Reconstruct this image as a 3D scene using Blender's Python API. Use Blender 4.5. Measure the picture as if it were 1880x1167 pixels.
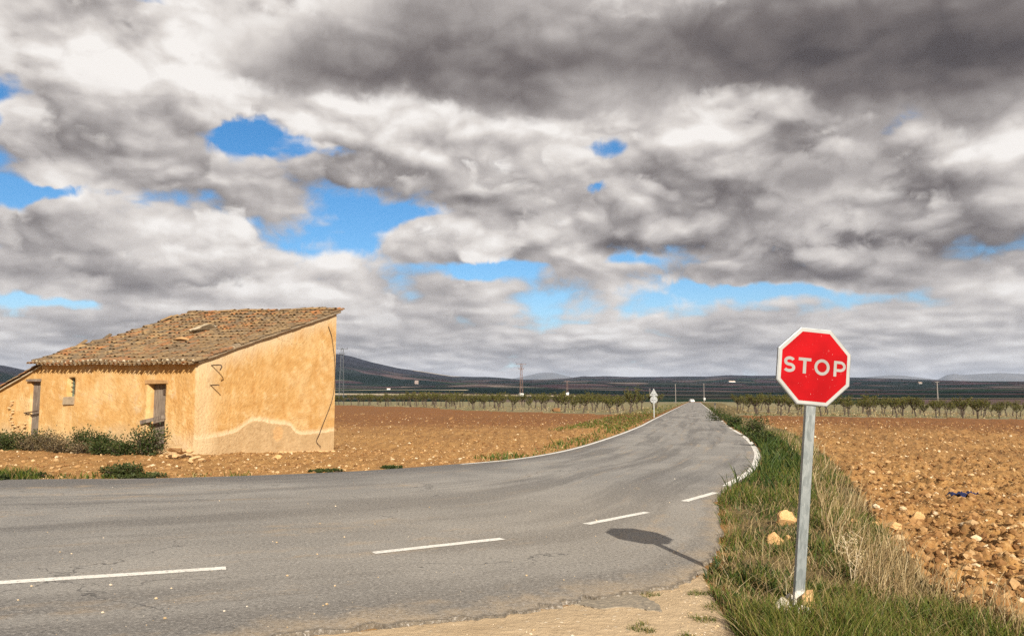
import bpy, bmesh, math, random
import numpy as np
from mathutils import Vector, Matrix

for _o in list(bpy.data.objects):
    bpy.data.objects.remove(_o)
SC = bpy.context.scene
COL = SC.collection
R = math.radians

# ------------------------------------------------------------------ camera
CAM_H = 1.59
PITCH = math.atan(148.0 / 1500.0)
cam_data = bpy.data.cameras.new('camera')
cam_data.sensor_width = 36.0
cam_data.lens = 36.0 * 1500.0 / 1880.0
cam_data.clip_start = 0.1
cam_data.clip_end = 90000.0
cam = bpy.data.objects.new('camera', cam_data)
COL.objects.link(cam)
cam.location = (0, 0, CAM_H)
cam.rotation_euler = (math.pi / 2 + PITCH, 0, 0)
SC.camera = cam

# ------------------------------------------------------------------ light
SUN_EL = R(28.0)
SUN_TO = Vector((0.256, -0.967, 0)).normalized()          # towards the sun, seen from above
SUN_AZ = math.atan2(SUN_TO.x, SUN_TO.y)
EXPOSURE = 0.75
sun_data = bpy.data.lights.new('sun', 'SUN')
sun_data.energy = 5.0
sun_data.angle = R(0.5)
sun_data.color = (1.0, 0.94, 0.84)
sun = bpy.data.objects.new('sun', sun_data)
COL.objects.link(sun)
_d = Vector((SUN_TO.x * math.cos(SUN_EL), SUN_TO.y * math.cos(SUN_EL), math.sin(SUN_EL)))
sun.rotation_euler = _d.to_track_quat('Z', 'Y').to_euler()
sun.location = _d * 50

SC.view_settings.view_transform = 'Standard'
SC.view_settings.look = 'None'
SC.view_settings.exposure = EXPOSURE
SC.view_settings.gamma = 1.0
SC.view_settings.use_curve_mapping = False
SC.cycles.use_denoising = False
SC.cycles.max_bounces = 6
SC.cycles.diffuse_bounces = 3
SC.cycles.volume_bounces = 0
SC.cycles.transparent_max_bounces = 8


def sky_dir(px, py):
    """azimuth and elevation of a point of the sky, from where it is seen in the photograph"""
    v = Vector(((px - 940) / 1500.0, 1.0, (583.5 - py) / 1500.0)).normalized()
    v = Matrix.Rotation(PITCH, 3, 'X') @ v
    return math.atan2(v.x, v.y), math.asin(v.z)


# ------------------------------------------------------------------ node helper
class NT:
    def __init__(self, tree):
        self.t = tree

    def n(self, typ, inputs=None, **kw):
        nd = self.t.nodes.new(typ)
        for k, v in kw.items():
            setattr(nd, k, v)
        for k, v in (inputs or {}).items():
            self.put(nd, k, v)
        return nd

    def put(self, nd, k, v):
        s = nd.inputs[k]
        if isinstance(v, bpy.types.NodeSocket):
            self.t.links.new(v, s)
        elif isinstance(v, bpy.types.Node):
            self.t.links.new(v.outputs[0], s)
        else:
            if isinstance(v, (tuple, list)) and len(v) == 3 and s.type == 'RGBA':
                v = (*v, 1.0)
            s.default_value = v

    def m(self, op, a, b=0.0, c=0.0, clamp=False):
        return self.n('ShaderNodeMath', {0: a, 1: b, 2: c}, operation=op, use_clamp=clamp).outputs[0]

    def v(self, op, a, b=(0, 0, 0), c=(0, 0, 0), scale=None):
        nd = self.n('ShaderNodeVectorMath', {0: a, 1: b, 2: c}, operation=op)
        if scale is not None:
            self.put(nd, 'Scale', scale)
        return nd.outputs['Value'] if op in ('DOT_PRODUCT', 'LENGTH', 'DISTANCE') else nd.outputs[0]

    def noise(self, vec, scale, detail=4.0, rough=0.5, dist=0.0, out=0, dim='3D', lac=2.0):
        nd = self.n('ShaderNodeTexNoise', {'Vector': vec, 'Scale': scale, 'Detail': detail,
                                           'Roughness': rough, 'Distortion': dist, 'Lacunarity': lac},
                    noise_dimensions=dim)
        return nd.outputs[out]

    def voro(self, vec, scale, feature='F1', out=0, rand=1.0, detail=0.0):
        nd = self.n('ShaderNodeTexVoronoi', {'Vector': vec, 'Scale': scale, 'Randomness': rand, 'Detail': detail},
                    feature=feature)
        return nd.outputs[out]

    def ramp(self, fac, stops, interp='LINEAR'):
        nd = self.n('ShaderNodeValToRGB', {0: fac})
        r = nd.color_ramp
        r.interpolation = interp
        while len(r.elements) > 1:
            r.elements.remove(r.elements[-1])
        r.elements[0].position = stops[0][0]
        r.elements[0].color = self.rgba(stops[0][1])
        for p, c in stops[1:]:
            e = r.elements.new(p)
            e.color = self.rgba(c)
        return nd.outputs[0]

    @staticmethod
    def rgba(c):
        if isinstance(c, (int, float)):
            return (c, c, c, 1)
        return (*c, 1) if len(c) == 3 else c

    def rng(self, val, a, b, c=0.0, d=1.0, smooth=False):
        nd = self.n('ShaderNodeMapRange', {0: val, 1: a, 2: b, 3: c, 4: d})
        nd.clamp = True
        if smooth:
            nd.interpolation_type = 'SMOOTHSTEP'
        return nd.outputs[0]

    def mix(self, fac, a, b, blend='MIX'):
        nd = self.n('ShaderNodeMix', data_type='RGBA', blend_type=blend)
        nd.clamp_factor = True
        self.put(nd, 0, fac)
        self.put(nd, 6, a)
        self.put(nd, 7, b)
        return nd.outputs[2]


# ------------------------------------------------------------------ world: clear sky and broken cloud
def build_world():
    w = bpy.data.worlds.new('World')
    SC.world = w
    w.use_nodes = True
    w.cycles.sampling_method = 'MANUAL'
    w.cycles.sample_map_resolution = 256
    t = w.node_tree
    t.nodes.clear()
    N = NT(t)
    out = N.n('ShaderNodeOutputWorld')
    sky = N.n('ShaderNodeTexSky', sky_type='NISHITA')
    sky.sun_disc = False
    sky.sun_elevation = SUN_EL
    sky.sun_rotation = SUN_AZ
    sky.altitude = 700
    sky.air_density = 1.0
    sky.dust_density = 0.6
    sky.ozone_density = 2.5
    hs = N.n('ShaderNodeHueSaturation', {'Color': sky.outputs[0], 'Saturation': 1.35, 'Value': 1.0})
    blue = N.v('SCALE', hs.outputs[0], scale=0.072)

    d = N.n('ShaderNodeTexCoord').outputs['Generated']
    sep = N.n('ShaderNodeSeparateXYZ', {0: d})
    x, y, z = sep.outputs
    az = N.m('ARCTAN2', x, y)
    el = N.m('ARCSINE', z)
    # irregular edges for the large masses
    a2 = N.n('ShaderNodeCombineXYZ', {0: az, 1: el, 2: 0.0}).outputs[0]
    wa = N.noise(a2, 9.0, 4.0, 0.55, out=1, dim='2D')
    wa = N.v('SUBTRACT', wa, (0.5, 0.5, 0.5))
    aw = N.v('MULTIPLY_ADD', wa, (0.11, 0.055, 0.0), a2)

    # heaps of cloud in three bands: large overhead, smaller and flatter towards the horizon
    wt = N.rng(el, R(11.0), R(19.0), smooth=True)
    wh = N.rng(el, R(8.5), R(2.0), smooth=True)

    def band(freq, asp, seed, up, detail, ex):
        q = N.v('MULTIPLY_ADD', a2, (freq, freq * asp, 0.0), (seed, seed * 0.7, 0.0))
        wv = N.v('SUBTRACT', N.noise(q, 1.4, 2.0, 0.5, out=1, dim='2D'), (0.5, 0.5, 0.5))
        q = N.v('MULTIPLY_ADD', wv, (0.24, 0.24, 0.0), q)

        def dd(off):
            qq = N.v('ADD', q, (off * 0.25, off, 0.0)) if off else q
            big = N.noise(qq, 0.9, detail, 0.50, dim='2D')
            bil = N.n('ShaderNodeTexVoronoi', {'Vector': qq, 'Scale': 1.9, 'Detail': ex, 'Roughness': 0.42}, voronoi_dimensions='2D').outputs[0]
            return N.m('MULTIPLY_ADD', bil, -0.40, N.m('MULTIPLY', big, 1.35))
        d0, d1 = dd(0.0), dd(up)
        d2 = N.m('MULTIPLY_ADD', N.noise(N.v('ADD', q, (0.1, up * 4.0, 0.0)), 0.9, 2.0, 0.5, dim='2D'), 1.35, -0.14)
        return d0, N.m('SUBTRACT', d0, d1), N.m('SUBTRACT', d0, d2)
    A = band(4.2, 1.8, 3.7, 0.10, 5.0, 2.0)
    B = band(4.9, 2.0, 9.1, 0.11, 5.0, 2.0)
    C = band(9.0, 3.6, 21.3, 0.14, 4.0, 1.0)
    D = band(4.7, 1.8, 31.7, 0.12, 5.0, 2.0)
    inv = N.m('SUBTRACT', 1.0, wh)
    n1, t1, u1 = [N.m('MULTIPLY_ADD', C[i], wh, N.m('MULTIPLY', B[i], inv)) for i in range(3)]
    n2, t2, u2 = A

    def masses(rows):
        acc = None
        for (px, py, rx, ry, amt) in rows:
            ca, ce = sky_dir(px, py)
            rx, ry = rx / 1500.0, ry / 1500.0
            q = N.v('MULTIPLY_ADD', aw, (1 / rx, 1 / ry, 0), (-ca / rx, -ce / ry, 0))
            g = N.m('POWER', 0.3679, N.v('DOT_PRODUCT', q, q))
            acc = N.m('MULTIPLY', g, amt) if acc is None else N.m('MULTIPLY_ADD', g, amt, acc)
        return acc
    fine = N.noise(aw, 30.0, 5.0, 0.62, dim='2D')
    fz = N.m('SUBTRACT', fine, 0.5)
    # the further heaps, sunlit
    heaps = masses(HEAPS)
    hlight = masses(HEAP_LIGHT)
    th1 = N.m('ADD', N.m('SUBTRACT', n1, 0.20), heaps)
    th1 = N.m('MULTIPLY_ADD', fz, 0.26, th1)
    th1 = N.m('MULTIPLY_ADD', wh, 0.07, th1)
    al1 = N.rng(th1, -0.08, 0.19, smooth=True)
    b1 = N.m('MULTIPLY_ADD', t1, 0.85, 0.73)
    b1 = N.m('MULTIPLY_ADD', u1, 0.70, b1)
    b1 = N.m('MULTIPLY_ADD', N.rng(th1, 0.30, 0.05), 0.10, b1)
    b1 = N.m('MULTIPLY_ADD', fz, 0.20, b1)
    b1 = N.m('ADD', b1, hlight)
    # separate cumulus standing before them
    th3 = N.m('ADD', N.m('SUBTRACT', D[0], 0.46), N.m('MULTIPLY', heaps, 0.8))
    th3 = N.m('MULTIPLY_ADD', fz, 0.30, th3)
    al3 = N.m('MULTIPLY', N.rng(th3, -0.02, 0.14, smooth=True), inv)
    b3 = N.m('MULTIPLY_ADD', D[1], 0.9, 0.76)
    b3 = N.m('MULTIPLY_ADD', D[2], 0.80, b3)
    b3 = N.m('MULTIPLY_ADD', fz, 0.20, b3)
    b3 = N.m('ADD', b3, hlight)
    # the nearer deck, seen from below
    th2 = N.m('ADD', N.m('SUBTRACT', n2, 0.78), masses(DECK))
    th2 = N.m('MULTIPLY_ADD', fz, 0.30, th2)
    al2 = N.rng(th2, -0.06, 0.26, smooth=True)
    b2 = N.m('MULTIPLY_ADD', t2, 0.40, 0.50)
    b2 = N.m('MULTIPLY_ADD', u2, 0.42, b2)
    b2 = N.m('MULTIPLY_ADD', N.rng(th2, 0.40, 0.0), 0.34, b2)
    b2 = N.m('MULTIPLY_ADD', fz, 0.10, b2)
    b2 = N.m('ADD', b2, masses(DECK_LIGHT))
    k = 1.0 / 2 ** EXPOSURE
    def c3(r, g, bl):
        f = lambda s: (((s / 255 + 0.055) / 1.055) ** 2.4 if s > 10 else s / 255 / 12.92) * k
        return (f(r), f(g), f(bl))
    q = lambda v: (v + 0.4) / 1.4

    def tone(b):
        return N.ramp(N.m('MULTIPLY_ADD', b, 1 / 1.4, 0.4 / 1.4), [(q(-0.4), c3(58, 53, 56)), (q(0.0), c3(86, 79, 79)), (q(0.22), c3(116, 108, 106)), (q(0.42), c3(152, 145, 142)),
                      (q(0.62), c3(190, 183, 179)), (q(0.82), c3(224, 217, 211)), (1.0, c3(249, 244, 239))])
    # low on the horizon cloud and sky pale together
    hz = N.rng(el, R(-1.0), R(9.0), 1.0, 0.0, smooth=True)
    col = N.mix(N.m('MULTIPLY', hz, 0.62), tone(b1), c3(190, 187, 186))
    blue = N.mix(N.m('MULTIPLY', hz, 0.85), blue, c3(186, 212, 232))
    full = N.mix(al1, blue, col)
    col3 = N.mix(N.m('MULTIPLY', hz, 0.4), tone(b3), c3(190, 187, 186))
    full = N.mix(al3, full, col3)
    full = N.mix(al2, full, tone(b2))
    bg = N.n('ShaderNodeBackground', {0: full, 1: 1.0})
    t.links.new(bg.outputs[0], out.inputs[0])


# where the larger masses and gaps of the cloud stand: seen at x, y, half sizes, amount
HEAPS = [
    (485, 245, 95, 52, -0.48), (550, 272, 75, 18, -0.30), (265, -8, 95, 18, -0.40), (1080, 272, 95, 28, -0.50), (75, 352, 90, 15, -0.45),
    (0, 210, 45, 60, -0.55), (675, 395, 55, 42, -0.30), (655, 455, 55, 20, -0.26), (770, 385, 70, 12, -0.28), (865, 497, 90, 16, -0.48), (1170, 480, 80, 15, -0.34),
    (1330, 470, 60, 30, -0.24), (1260, 562, 230, 30, -0.38), (1500, 540, 150, 13, -0.30), (90, 556, 95, 13, -0.42), (1080, 345, 40, 9, -0.3),
    (230, 205, 180, 62, 0.30), (850, 250, 220, 80, 0.30), (150, 460, 400, 70, 0.20), (1000, 400, 180, 50, 0.26), (820, 440, 120, 30, 0.26),
    (900, 655, 1400, 42, 0.16), (1600, 400, 420, 120, 0.22), (100, 60, 500, 90, 0.3), (1500, 200, 700, 120, 0.3), (300, 320, 250, 40, 0.14),
]
HEAP_LIGHT = [
    (240, 195, 190, 48, 0.14), (150, 262, 150, 20, -0.20), (1000, 200, 240, 40, 0.18), (1360, 140, 90, 45, 0.24), (820, 225, 170, 40, 0.08), (720, 345, 120, 28, -0.24),
    (1800, 265, 100, 40, 0.16), (850, 420, 150, 24, 0.14), (860, 470, 150, 16, -0.16), (610, 490, 45, 20, 0.2), (150, 510, 330, 26, -0.28), (300, 420, 330, 40, 0.04),
    (1180, 450, 160, 22, -0.28), (1330, 310, 150, 45, -0.22), (1560, 320, 170, 40, -0.30), (1480, 410, 420, 100, -0.14), (1450, 508, 130, 20, -0.28), (1700, 480, 220, 40, -0.20),
    (80, 60, 280, 70, 0.06), (900, 640, 1400, 26, -0.08), (1240, 300, 60, 40, 0.12),
]
DECK = [
    (560, 130, 240, 62, 0.55), (850, 110, 320, 95, 0.62), (1200, 80, 360, 85, 0.60), (1640, 90, 340, 120, 0.85), (1850, 120, 150, 110, 0.5), (60, 120, 220, 40, 0.42), (400, 30, 250, 50, 0.2),
    (1000, -60, 1400, 80, 0.5), (1350, 325, 150, 40, 0.40), (1470, 320, 80, 30, 0.2), (1590, 312, 150, 36, 0.40), (1480, 500, 120, 18, 0.36), (1700, 390, 180, 40, 0.22), (700, 350, 110, 20, 0.24), (780, 20, 160, 50, 0.3),
]
DECK_LIGHT = [
    (760, 150, 240, 60, -0.26), (1100, 100, 330, 60, -0.18), (1640, 130, 330, 90, -0.34), (1500, 30, 300, 50, -0.16), (80, 70, 300, 60, 0.20), (350, 50, 200, 55, 0.22),
    (900, 30, 260, 40, 0.06), (1740, 40, 110, 24, 0.10), (1480, 500, 200, 30, -0.10), (200, -150, 500, 120, 0.2),
]
build_world()


# ------------------------------------------------------------------ helpers
rnd = random.Random(7)
rng = np.random.default_rng(11)


def pix(px, py, z=0.0):
    """the point of level z that the photograph shows at px, py"""
    a, b = (px - 940) / 1500.0, (583.5 - py) / 1500.0
    c, s = math.cos(PITCH), math.sin(PITCH)
    d = (a, c - b * s, s + b * c)
    t = (z - CAM_H) / d[2]
    return (d[0] * t, d[1] * t)


def tag(o, label=None, cat=None, group=None, kind=None):
    if label: o['label'] = label
    if cat: o['category'] = cat
    if group: o['group'] = group
    if kind: o['kind'] = kind
    return o


def link(o, parent=None):
    COL.objects.link(o)
    if parent is not None:
        o.parent = parent
    return o


def empty(name, loc=(0, 0, 0), rz=0.0):
    o = bpy.data.objects.new(name, None)
    o.empty_display_size = 0.3
    o.location = loc
    o.rotation_euler = (0, 0, rz)
    return link(o)


def big_mesh(name, V, F4=None, F3=None, attrs=None, smooth=False):
    """mesh from numpy arrays; attrs: name -> float per vertex"""
    me = bpy.data.meshes.new(name)
    V = np.asarray(V, dtype=np.float32)
    parts = []
    n4 = n3 = 0
    if F4 is not None and len(F4):
        F4 = np.asarray(F4, dtype=np.int32); n4 = len(F4); parts.append(F4.ravel())
    if F3 is not None and len(F3):
        F3 = np.asarray(F3, dtype=np.int32); n3 = len(F3); parts.append(F3.ravel())
    loops = np.concatenate(parts)
    me.vertices.add(len(V)); me.vertices.foreach_set('co', V.ravel())
    me.loops.add(len(loops)); me.loops.foreach_set('vertex_index', loops)
    me.polygons.add(n4 + n3)
    st = np.concatenate([np.arange(n4) * 4, n4 * 4 + np.arange(n3) * 3]).astype(np.int32)
    me.polygons.foreach_set('loop_start', st)
    me.polygons.foreach_set('use_smooth', np.full(n4 + n3, smooth, dtype=bool))
    me.update(calc_edges=True)
    for k, a in (attrs or {}).items():
        at = me.attributes.new(k, 'FLOAT', 'POINT')
        at.data.foreach_set('value', np.asarray(a, dtype=np.float32))
    me.validate()
    return me


def obj(name, me, mat=None, parent=None):
    o = bpy.data.objects.new(name, me)
    if mat is not None and not me.materials:
        me.materials.append(mat)
    return link(o, parent)


def copy_tree(o, parent=None):
    c = o.copy()
    link(c)
    c.parent = parent
    for ch in o.children:
        copy_tree(ch, c)
    return c


class MB:
    """collects simple shapes into one mesh"""
    def __init__(self):
        self.v, self.f = [], []

    def add(self, v, f):
        n = len(self.v)
        self.v += [tuple(p) for p in v]
        self.f += [tuple(i + n for i in q) for q in f]
        return self

    def box(self, c, s, rot=None, jit=0.0):
        hx, hy, hz = s[0] / 2, s[1] / 2, s[2] / 2
        vs = [Vector((x * hx, y * hy, z * hz)) for x in (-1, 1) for y in (-1, 1) for z in (-1, 1)]
        if jit:
            vs = [p + Vector((rnd.uniform(-jit, jit), rnd.uniform(-jit, jit), rnd.uniform(-jit, jit))) for p in vs]
        if rot is not None:
            vs = [rot @ p for p in vs]
        vs = [p + Vector(c) for p in vs]
        return self.add(vs, [(0, 1, 3, 2), (4, 6, 7, 5), (0, 4, 5, 1), (2, 3, 7, 6), (0, 2, 6, 4), (1, 5, 7, 3)])

    def tube(self, pts, rad, n=6, cap=True):
        pts = [Vector(p) for p in pts]
        if not isinstance(rad, (list, tuple)):
            rad = [rad] * len(pts)
        base = len(self.v)
        side = None
        for i, p in enumerate(pts):
            t = (pts[min(i + 1, len(pts) - 1)] - pts[max(i - 1, 0)]).normalized()
            if side is None:
                side = t.cross(Vector((0.31, 0.17, 0.93)))
                if side.length < 0.1:
                    side = t.cross(Vector((1, 0, 0)))
            side = (side - t * side.dot(t)).normalized()
            w = t.cross(side)
            for k in range(n):
                a = 2 * math.pi * k / n
                self.v.append(tuple(p + (side * math.cos(a) + w * math.sin(a)) * rad[i]))
        for i in range(len(pts) - 1):
            for k in range(n):
                a, b = base + i * n + k, base + i * n + (k + 1) % n
                self.f.append((a, b, b + n, a + n))
        if cap:
            self.f.append(tuple(base + k for k in range(n))[::-1])
            self.f.append(tuple(base + (len(pts) - 1) * n + k for k in range(n)))
        return self

    def prism(self, poly, y0, y1):
        """outline in x,z extruded along y"""
        n = len(poly)
        vs = [(x, y0, z) for x, z in poly] + [(x, y1, z) for x, z in poly]
        fs = [tuple(range(n)), tuple(range(2 * n - 1, n - 1, -1))]
        fs += [(i, i + n, (i + 1) % n + n, (i + 1) % n) for i in range(n)]
        return self.add(vs, fs)

    def mesh(self, name, smooth=False):
        me = bpy.data.meshes.new(name)
        me.from_pydata(self.v, [], self.f)
        me.update()
        bm = bmesh.new(); bm.from_mesh(me)
        bmesh.ops.recalc_face_normals(bm, faces=bm.faces)
        bm.to_mesh(me); bm.free()
        if smooth:
            me.polygons.foreach_set('use_smooth', [True] * len(me.polygons))
        return me

    def build(self, name, mat, parent=None, smooth=False, bevel=0.0):
        o = obj(name, self.mesh(name, smooth), mat, parent)
        if bevel:
            md = o.modifiers.new('bevel', 'BEVEL'); md.width = bevel; md.segments = 2; md.limit_method = 'ANGLE'
        return o


# value noise on numpy arrays
def _hash(ix, iy, seed):
    h = (ix.astype(np.int64) * 374761393 + iy.astype(np.int64) * 668265263 + seed * 974711) & 0x7fffffff
    h = ((h ^ (h >> 13)) * 1274126177) & 0x7fffffff
    h = (h ^ (h >> 16)) & 0xffff
    return h / 65535.0


def vnoise(x, y, seed=0):
    ix, iy = np.floor(x), np.floor(y)
    fx, fy = x - ix, y - iy
    fx, fy = fx * fx * (3 - 2 * fx), fy * fy * (3 - 2 * fy)
    ix, iy = ix.astype(np.int64), iy.astype(np.int64)
    a, b = _hash(ix, iy, seed), _hash(ix + 1, iy, seed)
    c, d = _hash(ix, iy + 1, seed), _hash(ix + 1, iy + 1, seed)
    return (a + (b - a) * fx) * (1 - fy) + (c + (d - c) * fx) * fy - 0.5


def fbm(x, y, scale, oct=4, gain=0.5, seed=0):
    x, y = np.asarray(x, dtype=np.float64), np.asarray(y, dtype=np.float64)
    s, a, f = 0.0, 1.0, scale
    for k in range(oct):
        s = s + a * vnoise(x * f + 17.3 * k, y * f - 9.1 * k, seed + k)
        a *= gain; f *= 2.03
    return s


def sstep(a, b, x):
    t = np.clip((np.asarray(x, dtype=np.float64) - a) / (b - a), 0, 1)
    return t * t * (3 - 2 * t)


def hermite(ts, ps, t):
    """smooth curve through ps (n,2) at parameters ts"""
    ts, ps, t = np.asarray(ts, float), np.asarray(ps, float), np.asarray(t, float)
    m = np.zeros_like(ps)
    dl = np.diff(ps, axis=0) / np.diff(ts)[:, None]
    h = np.diff(ts)
    m[1:-1] = (dl[:-1] * h[1:, None] + dl[1:] * h[:-1, None]) / (h[1:] + h[:-1])[:, None]
    m[0], m[-1] = dl[0], dl[-1]
    i = np.clip(np.searchsorted(ts, t) - 1, 0, len(ts) - 2)
    hh = (ts[i + 1] - ts[i])
    s = ((t - ts[i]) / hh)[:, None]
    hh = hh[:, None]
    return ((2 * s**3 - 3 * s**2 + 1) * ps[i] + (s**3 - 2 * s**2 + s) * hh * m[i]
            + (-2 * s**3 + 3 * s**2) * ps[i + 1] + (s**3 - s**2) * hh * m[i + 1])


def in_poly(x, y, poly):
    x, y = np.asarray(x), np.asarray(y)
    r = np.zeros(x.shape, dtype=bool)
    n = len(poly)
    for i in range(n):
        x0, y0 = poly[i]; x1, y1 = poly[(i + 1) % n]
        c = (y0 > y) != (y1 > y)
        with np.errstate(divide='ignore', invalid='ignore'):
            r ^= c & (x < (x1 - x0) * (y - y0) / ((y1 - y0) if y1 != y0 else 1e-9) + x0)
    return r


def dist_line(x, y, line):
    """distance to a polyline"""
    x, y = np.asarray(x, float), np.asarray(y, float)
    best = np.full(x.shape, 1e9)
    for (x0, y0), (x1, y1) in zip(line[:-1], line[1:]):
        dx, dy = x1 - x0, y1 - y0
        t = np.clip(((x - x0) * dx + (y - y0) * dy) / (dx * dx + dy * dy + 1e-12), 0, 1)
        best = np.minimum(best, (x - x0 - t * dx) ** 2 + (y - y0 - t * dy) ** 2)
    return np.sqrt(best)


# ------------------------------------------------------------------ material helper
def new_mat(name):
    m = bpy.data.materials.new(name)
    m.use_nodes = True
    t = m.node_tree
    N = NT(t)
    b = t.nodes['Principled BSDF']
    return m, N, b


def finish(N, b, col, rough=0.85, bump=None, bump_dist=0.01, bump_str=0.5, spec=0.3):
    N.put(b, 'Base Color', col)
    N.put(b, 'Roughness', rough)
    b.inputs['Specular IOR Level'].default_value = spec
    if bump is not None:
        bn = N.n('ShaderNodeBump', {'Strength': bump_str, 'Distance': bump_dist, 'Height': bump})
        N.t.links.new(bn.outputs[0], b.inputs['Normal'])


def coord(N, kind='Object'):
    return N.n('ShaderNodeTexCoord').outputs[kind]


def attr(N, name):
    return N.n('ShaderNodeAttribute', attribute_name=name).outputs['Fac']


def simple_mat(name, c0, c1, scale=8.0, rough=0.8, bump=0.3, dist=0.01, spec=0.3, metal=0.0, detail=5.0):
    m, N, b = new_mat(name)
    co = coord(N)
    n = N.noise(co, scale, detail, 0.6)
    col = N.mix(N.rng(n, 0.3, 0.7), c0, c1)
    finish(N, b, col, rough, n if bump else None, dist, bump, spec)
    b.inputs['Metallic'].default_value = metal
    return m


# ------------------------------------------------------------------ lie of the land
AX = 0.2248                         # the straight road: x = AX * y - 0.95
AN = math.sqrt(1 + AX * AX)


def road_s(x, y):
    return (x - (AX * y - 0.95)) / AN


ROAD_L = [(0, (-60, 6)), (1, (-30, 12)), (2, (-10.11, 16.37)), (2.5, (-7.03, 16.71)), (3, (-3.8, 18.06)),
          (3.5, (-1.46, 20.14)), (4.5, (0.94, 23.88)), (5.5, (3.34, 31.64)), (6.5, (6.72, 45.17)),
          (8, (14.3, 79.1)), (10, (68.6, 321)), (10.4, (79.0, 367))]
ROAD_R = [(0, (-60, -22)), (1, (-25, -6)), (2, (-8, 2.4)), (2.6, (-1.54, 5.69)), (2.8, (-0.24, 6.2)), (3.0, (0.52, 6.69)),
          (3.4, (1.75, 7.75)), (3.6, (2.25, 9.13)), (3.8, (2.72, 11.0)), (4.0, (3.3, 13.4)), (4.15, (3.96, 15.07)),
          (4.4, (5.33, 18.2)), (4.7, (6.73, 22.35)), (5.0, (7.74, 25.9)), (5.5, (9.46, 32.9)), (6.5, (12.41, 46.9)),
          (8, (20.1, 81.0)), (10, (73.8, 321)), (10.4, (84.1, 367))]


def road_l(t): return hermite([a for a, _ in ROAD_L], [b for _, b in ROAD_L], t)
def road_r(t): return hermite([a for a, _ in ROAD_R], [b for _, b in ROAD_R], t)


_t1 = np.concatenate([np.linspace(0, 2, 12), np.linspace(2.1, 6.5, 70), np.linspace(6.7, 10.4, 40)])
EDGE_L, EDGE_R = road_l(_t1), road_r(_t1)
ROAD_POLY = [tuple(p) for p in EDGE_L] + [tuple(p) for p in EDGE_R[::-1]]

# the grassy verge on the right, from the near corner to the crest
VERGE_OUT = [pix(px, py) for px, py in ((1980, 1215), (1880, 1166), (1790, 1130), (1705, 1070), (1645, 1010), (1605, 955),
                                        (1575, 905), (1548, 870), (1515, 835), (1470, 800), (1400, 776), (1350, 760))] + [(30.0, 105.0), (80.5, 315.0)]
VERGE_IN = [pix(px, py) for px, py in ((1420, 1240), (1352, 1170), (1312, 1100), (1290, 1052))]
_k = (_t1 > 3.4) & (_t1 < 10.0)
VERGE_POLY = VERGE_IN + [tuple(p) for p in EDGE_R[_k]] + VERGE_OUT[::-1]
# the beaten earth of the track end
TRACK_POLY = [(-60, -60), (-60, -24), (-25, -7)] + [tuple(p) for p in EDGE_R[(_t1 > 1.5) & (_t1 < 3.45)]] + VERGE_IN[::-1] + [(4.0, 1.0), (6, -60)]
# edges of the orchards
ORCH_L = [(18.0, 86.0), (12.84, 94.6), (1.26, 112.2), (-27.4, 172.2), (-120, 366)]
ORCH_R = [(21.0, 79.0), (25.5, 79.5), (56.0, 90.0), (140, 118)]


def left_of(x, y, line):
    r = np.zeros(np.shape(x))
    lx = [p[0] for p in line]; ly = [p[1] for p in line]
    o = np.argsort(lx)
    return y - np.interp(x, np.array(lx)[o], np.array(ly)[o])


def base_h(x, y):
    """gentle fall of the land"""
    s = road_s(x, y)
    h = -0.022 * np.clip(s - 5.0, 0, 60)
    fall = -0.24 * sstep(23.5, 29, y) * sstep(-14, -8, x) * sstep(4.0, 9.0, -s)
    return h + fall


def land(x, y, detail=True):
    """height of the ground, and what covers it"""
    x, y = np.asarray(x, float), np.asarray(y, float)
    rr = np.hypot(x, y)
    s = road_s(x, y)
    dr = np.abs(s) - 2.6
    near = rr < 100
    d = np.where(dr > 0, dr, dr)
    if near.any():
        xn, yn = x[near], y[near]
        dd = np.minimum(dist_line(xn, yn, EDGE_L), dist_line(xn, yn, EDGE_R))
        ins = in_poly(xn, yn, ROAD_POLY)
        d[near] = np.where(ins, -dd, dd)
    verge = np.zeros(x.shape); trk = np.zeros(x.shape)
    q = rr < 330
    verge[q] = in_poly(x[q], y[q], VERGE_POLY)
    trk[q & (rr < 60)] = in_poly(x[q & (rr < 60)], y[q & (rr < 60)], TRACK_POLY)
    orch = np.where(s < 0, left_of(x, y, ORCH_L) > fbm(x, y, 0.2, 2, seed=5) * 4, left_of(x, y, ORCH_R) > fbm(x, y, 0.2, 2, seed=5) * 3).astype(float)
    orch *= (np.abs(s) > 3.2)
    h = base_h(x, y)
    off = sstep(0.0, 0.5, d)
    field = off * (1 - verge) * (1 - trk) * (1 - 0.7 * orch)
    rough = (fbm(x, y, 2.1, 3, 0.55, 21) * 0.16 + fbm(x, y, 9.0, 3, 0.6, 31) * 0.09) * sstep(0.1, 1.4, d)
    rough = rough * np.where(rr > 60, 0.75, 1.0) * np.where(s < 0, 0.45 + 0.5 * sstep(26, 34, y), 1.0)
    h = h - 0.035 + off * 0.03 + field * (rough + np.where(s < 0, 0.0, 0.02))
    vi = np.ones(x.shape)
    nr = rr < 20
    vi[nr] = sstep(0.0, 0.5, dist_line(x[nr], y[nr], VERGE_IN))
    h = h + verge * off * vi * (0.0 + fbm(x, y, 1.3, 3, 0.5, 41) * 0.08)
    h = h + trk * (fbm(x, y, 0.9, 3, 0.5, 51) * 0.02 + fbm(x, y, 14, 2, 0.5, 55) * 0.006 + 0.012)
    return h, d, verge, trk, orch


def hgt(x, y):
    return land(np.atleast_1d(np.asarray(x, float)), np.atleast_1d(np.asarray(y, float)))[0]


def hgt1(x, y):
    return float(hgt(x, y)[0])


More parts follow.
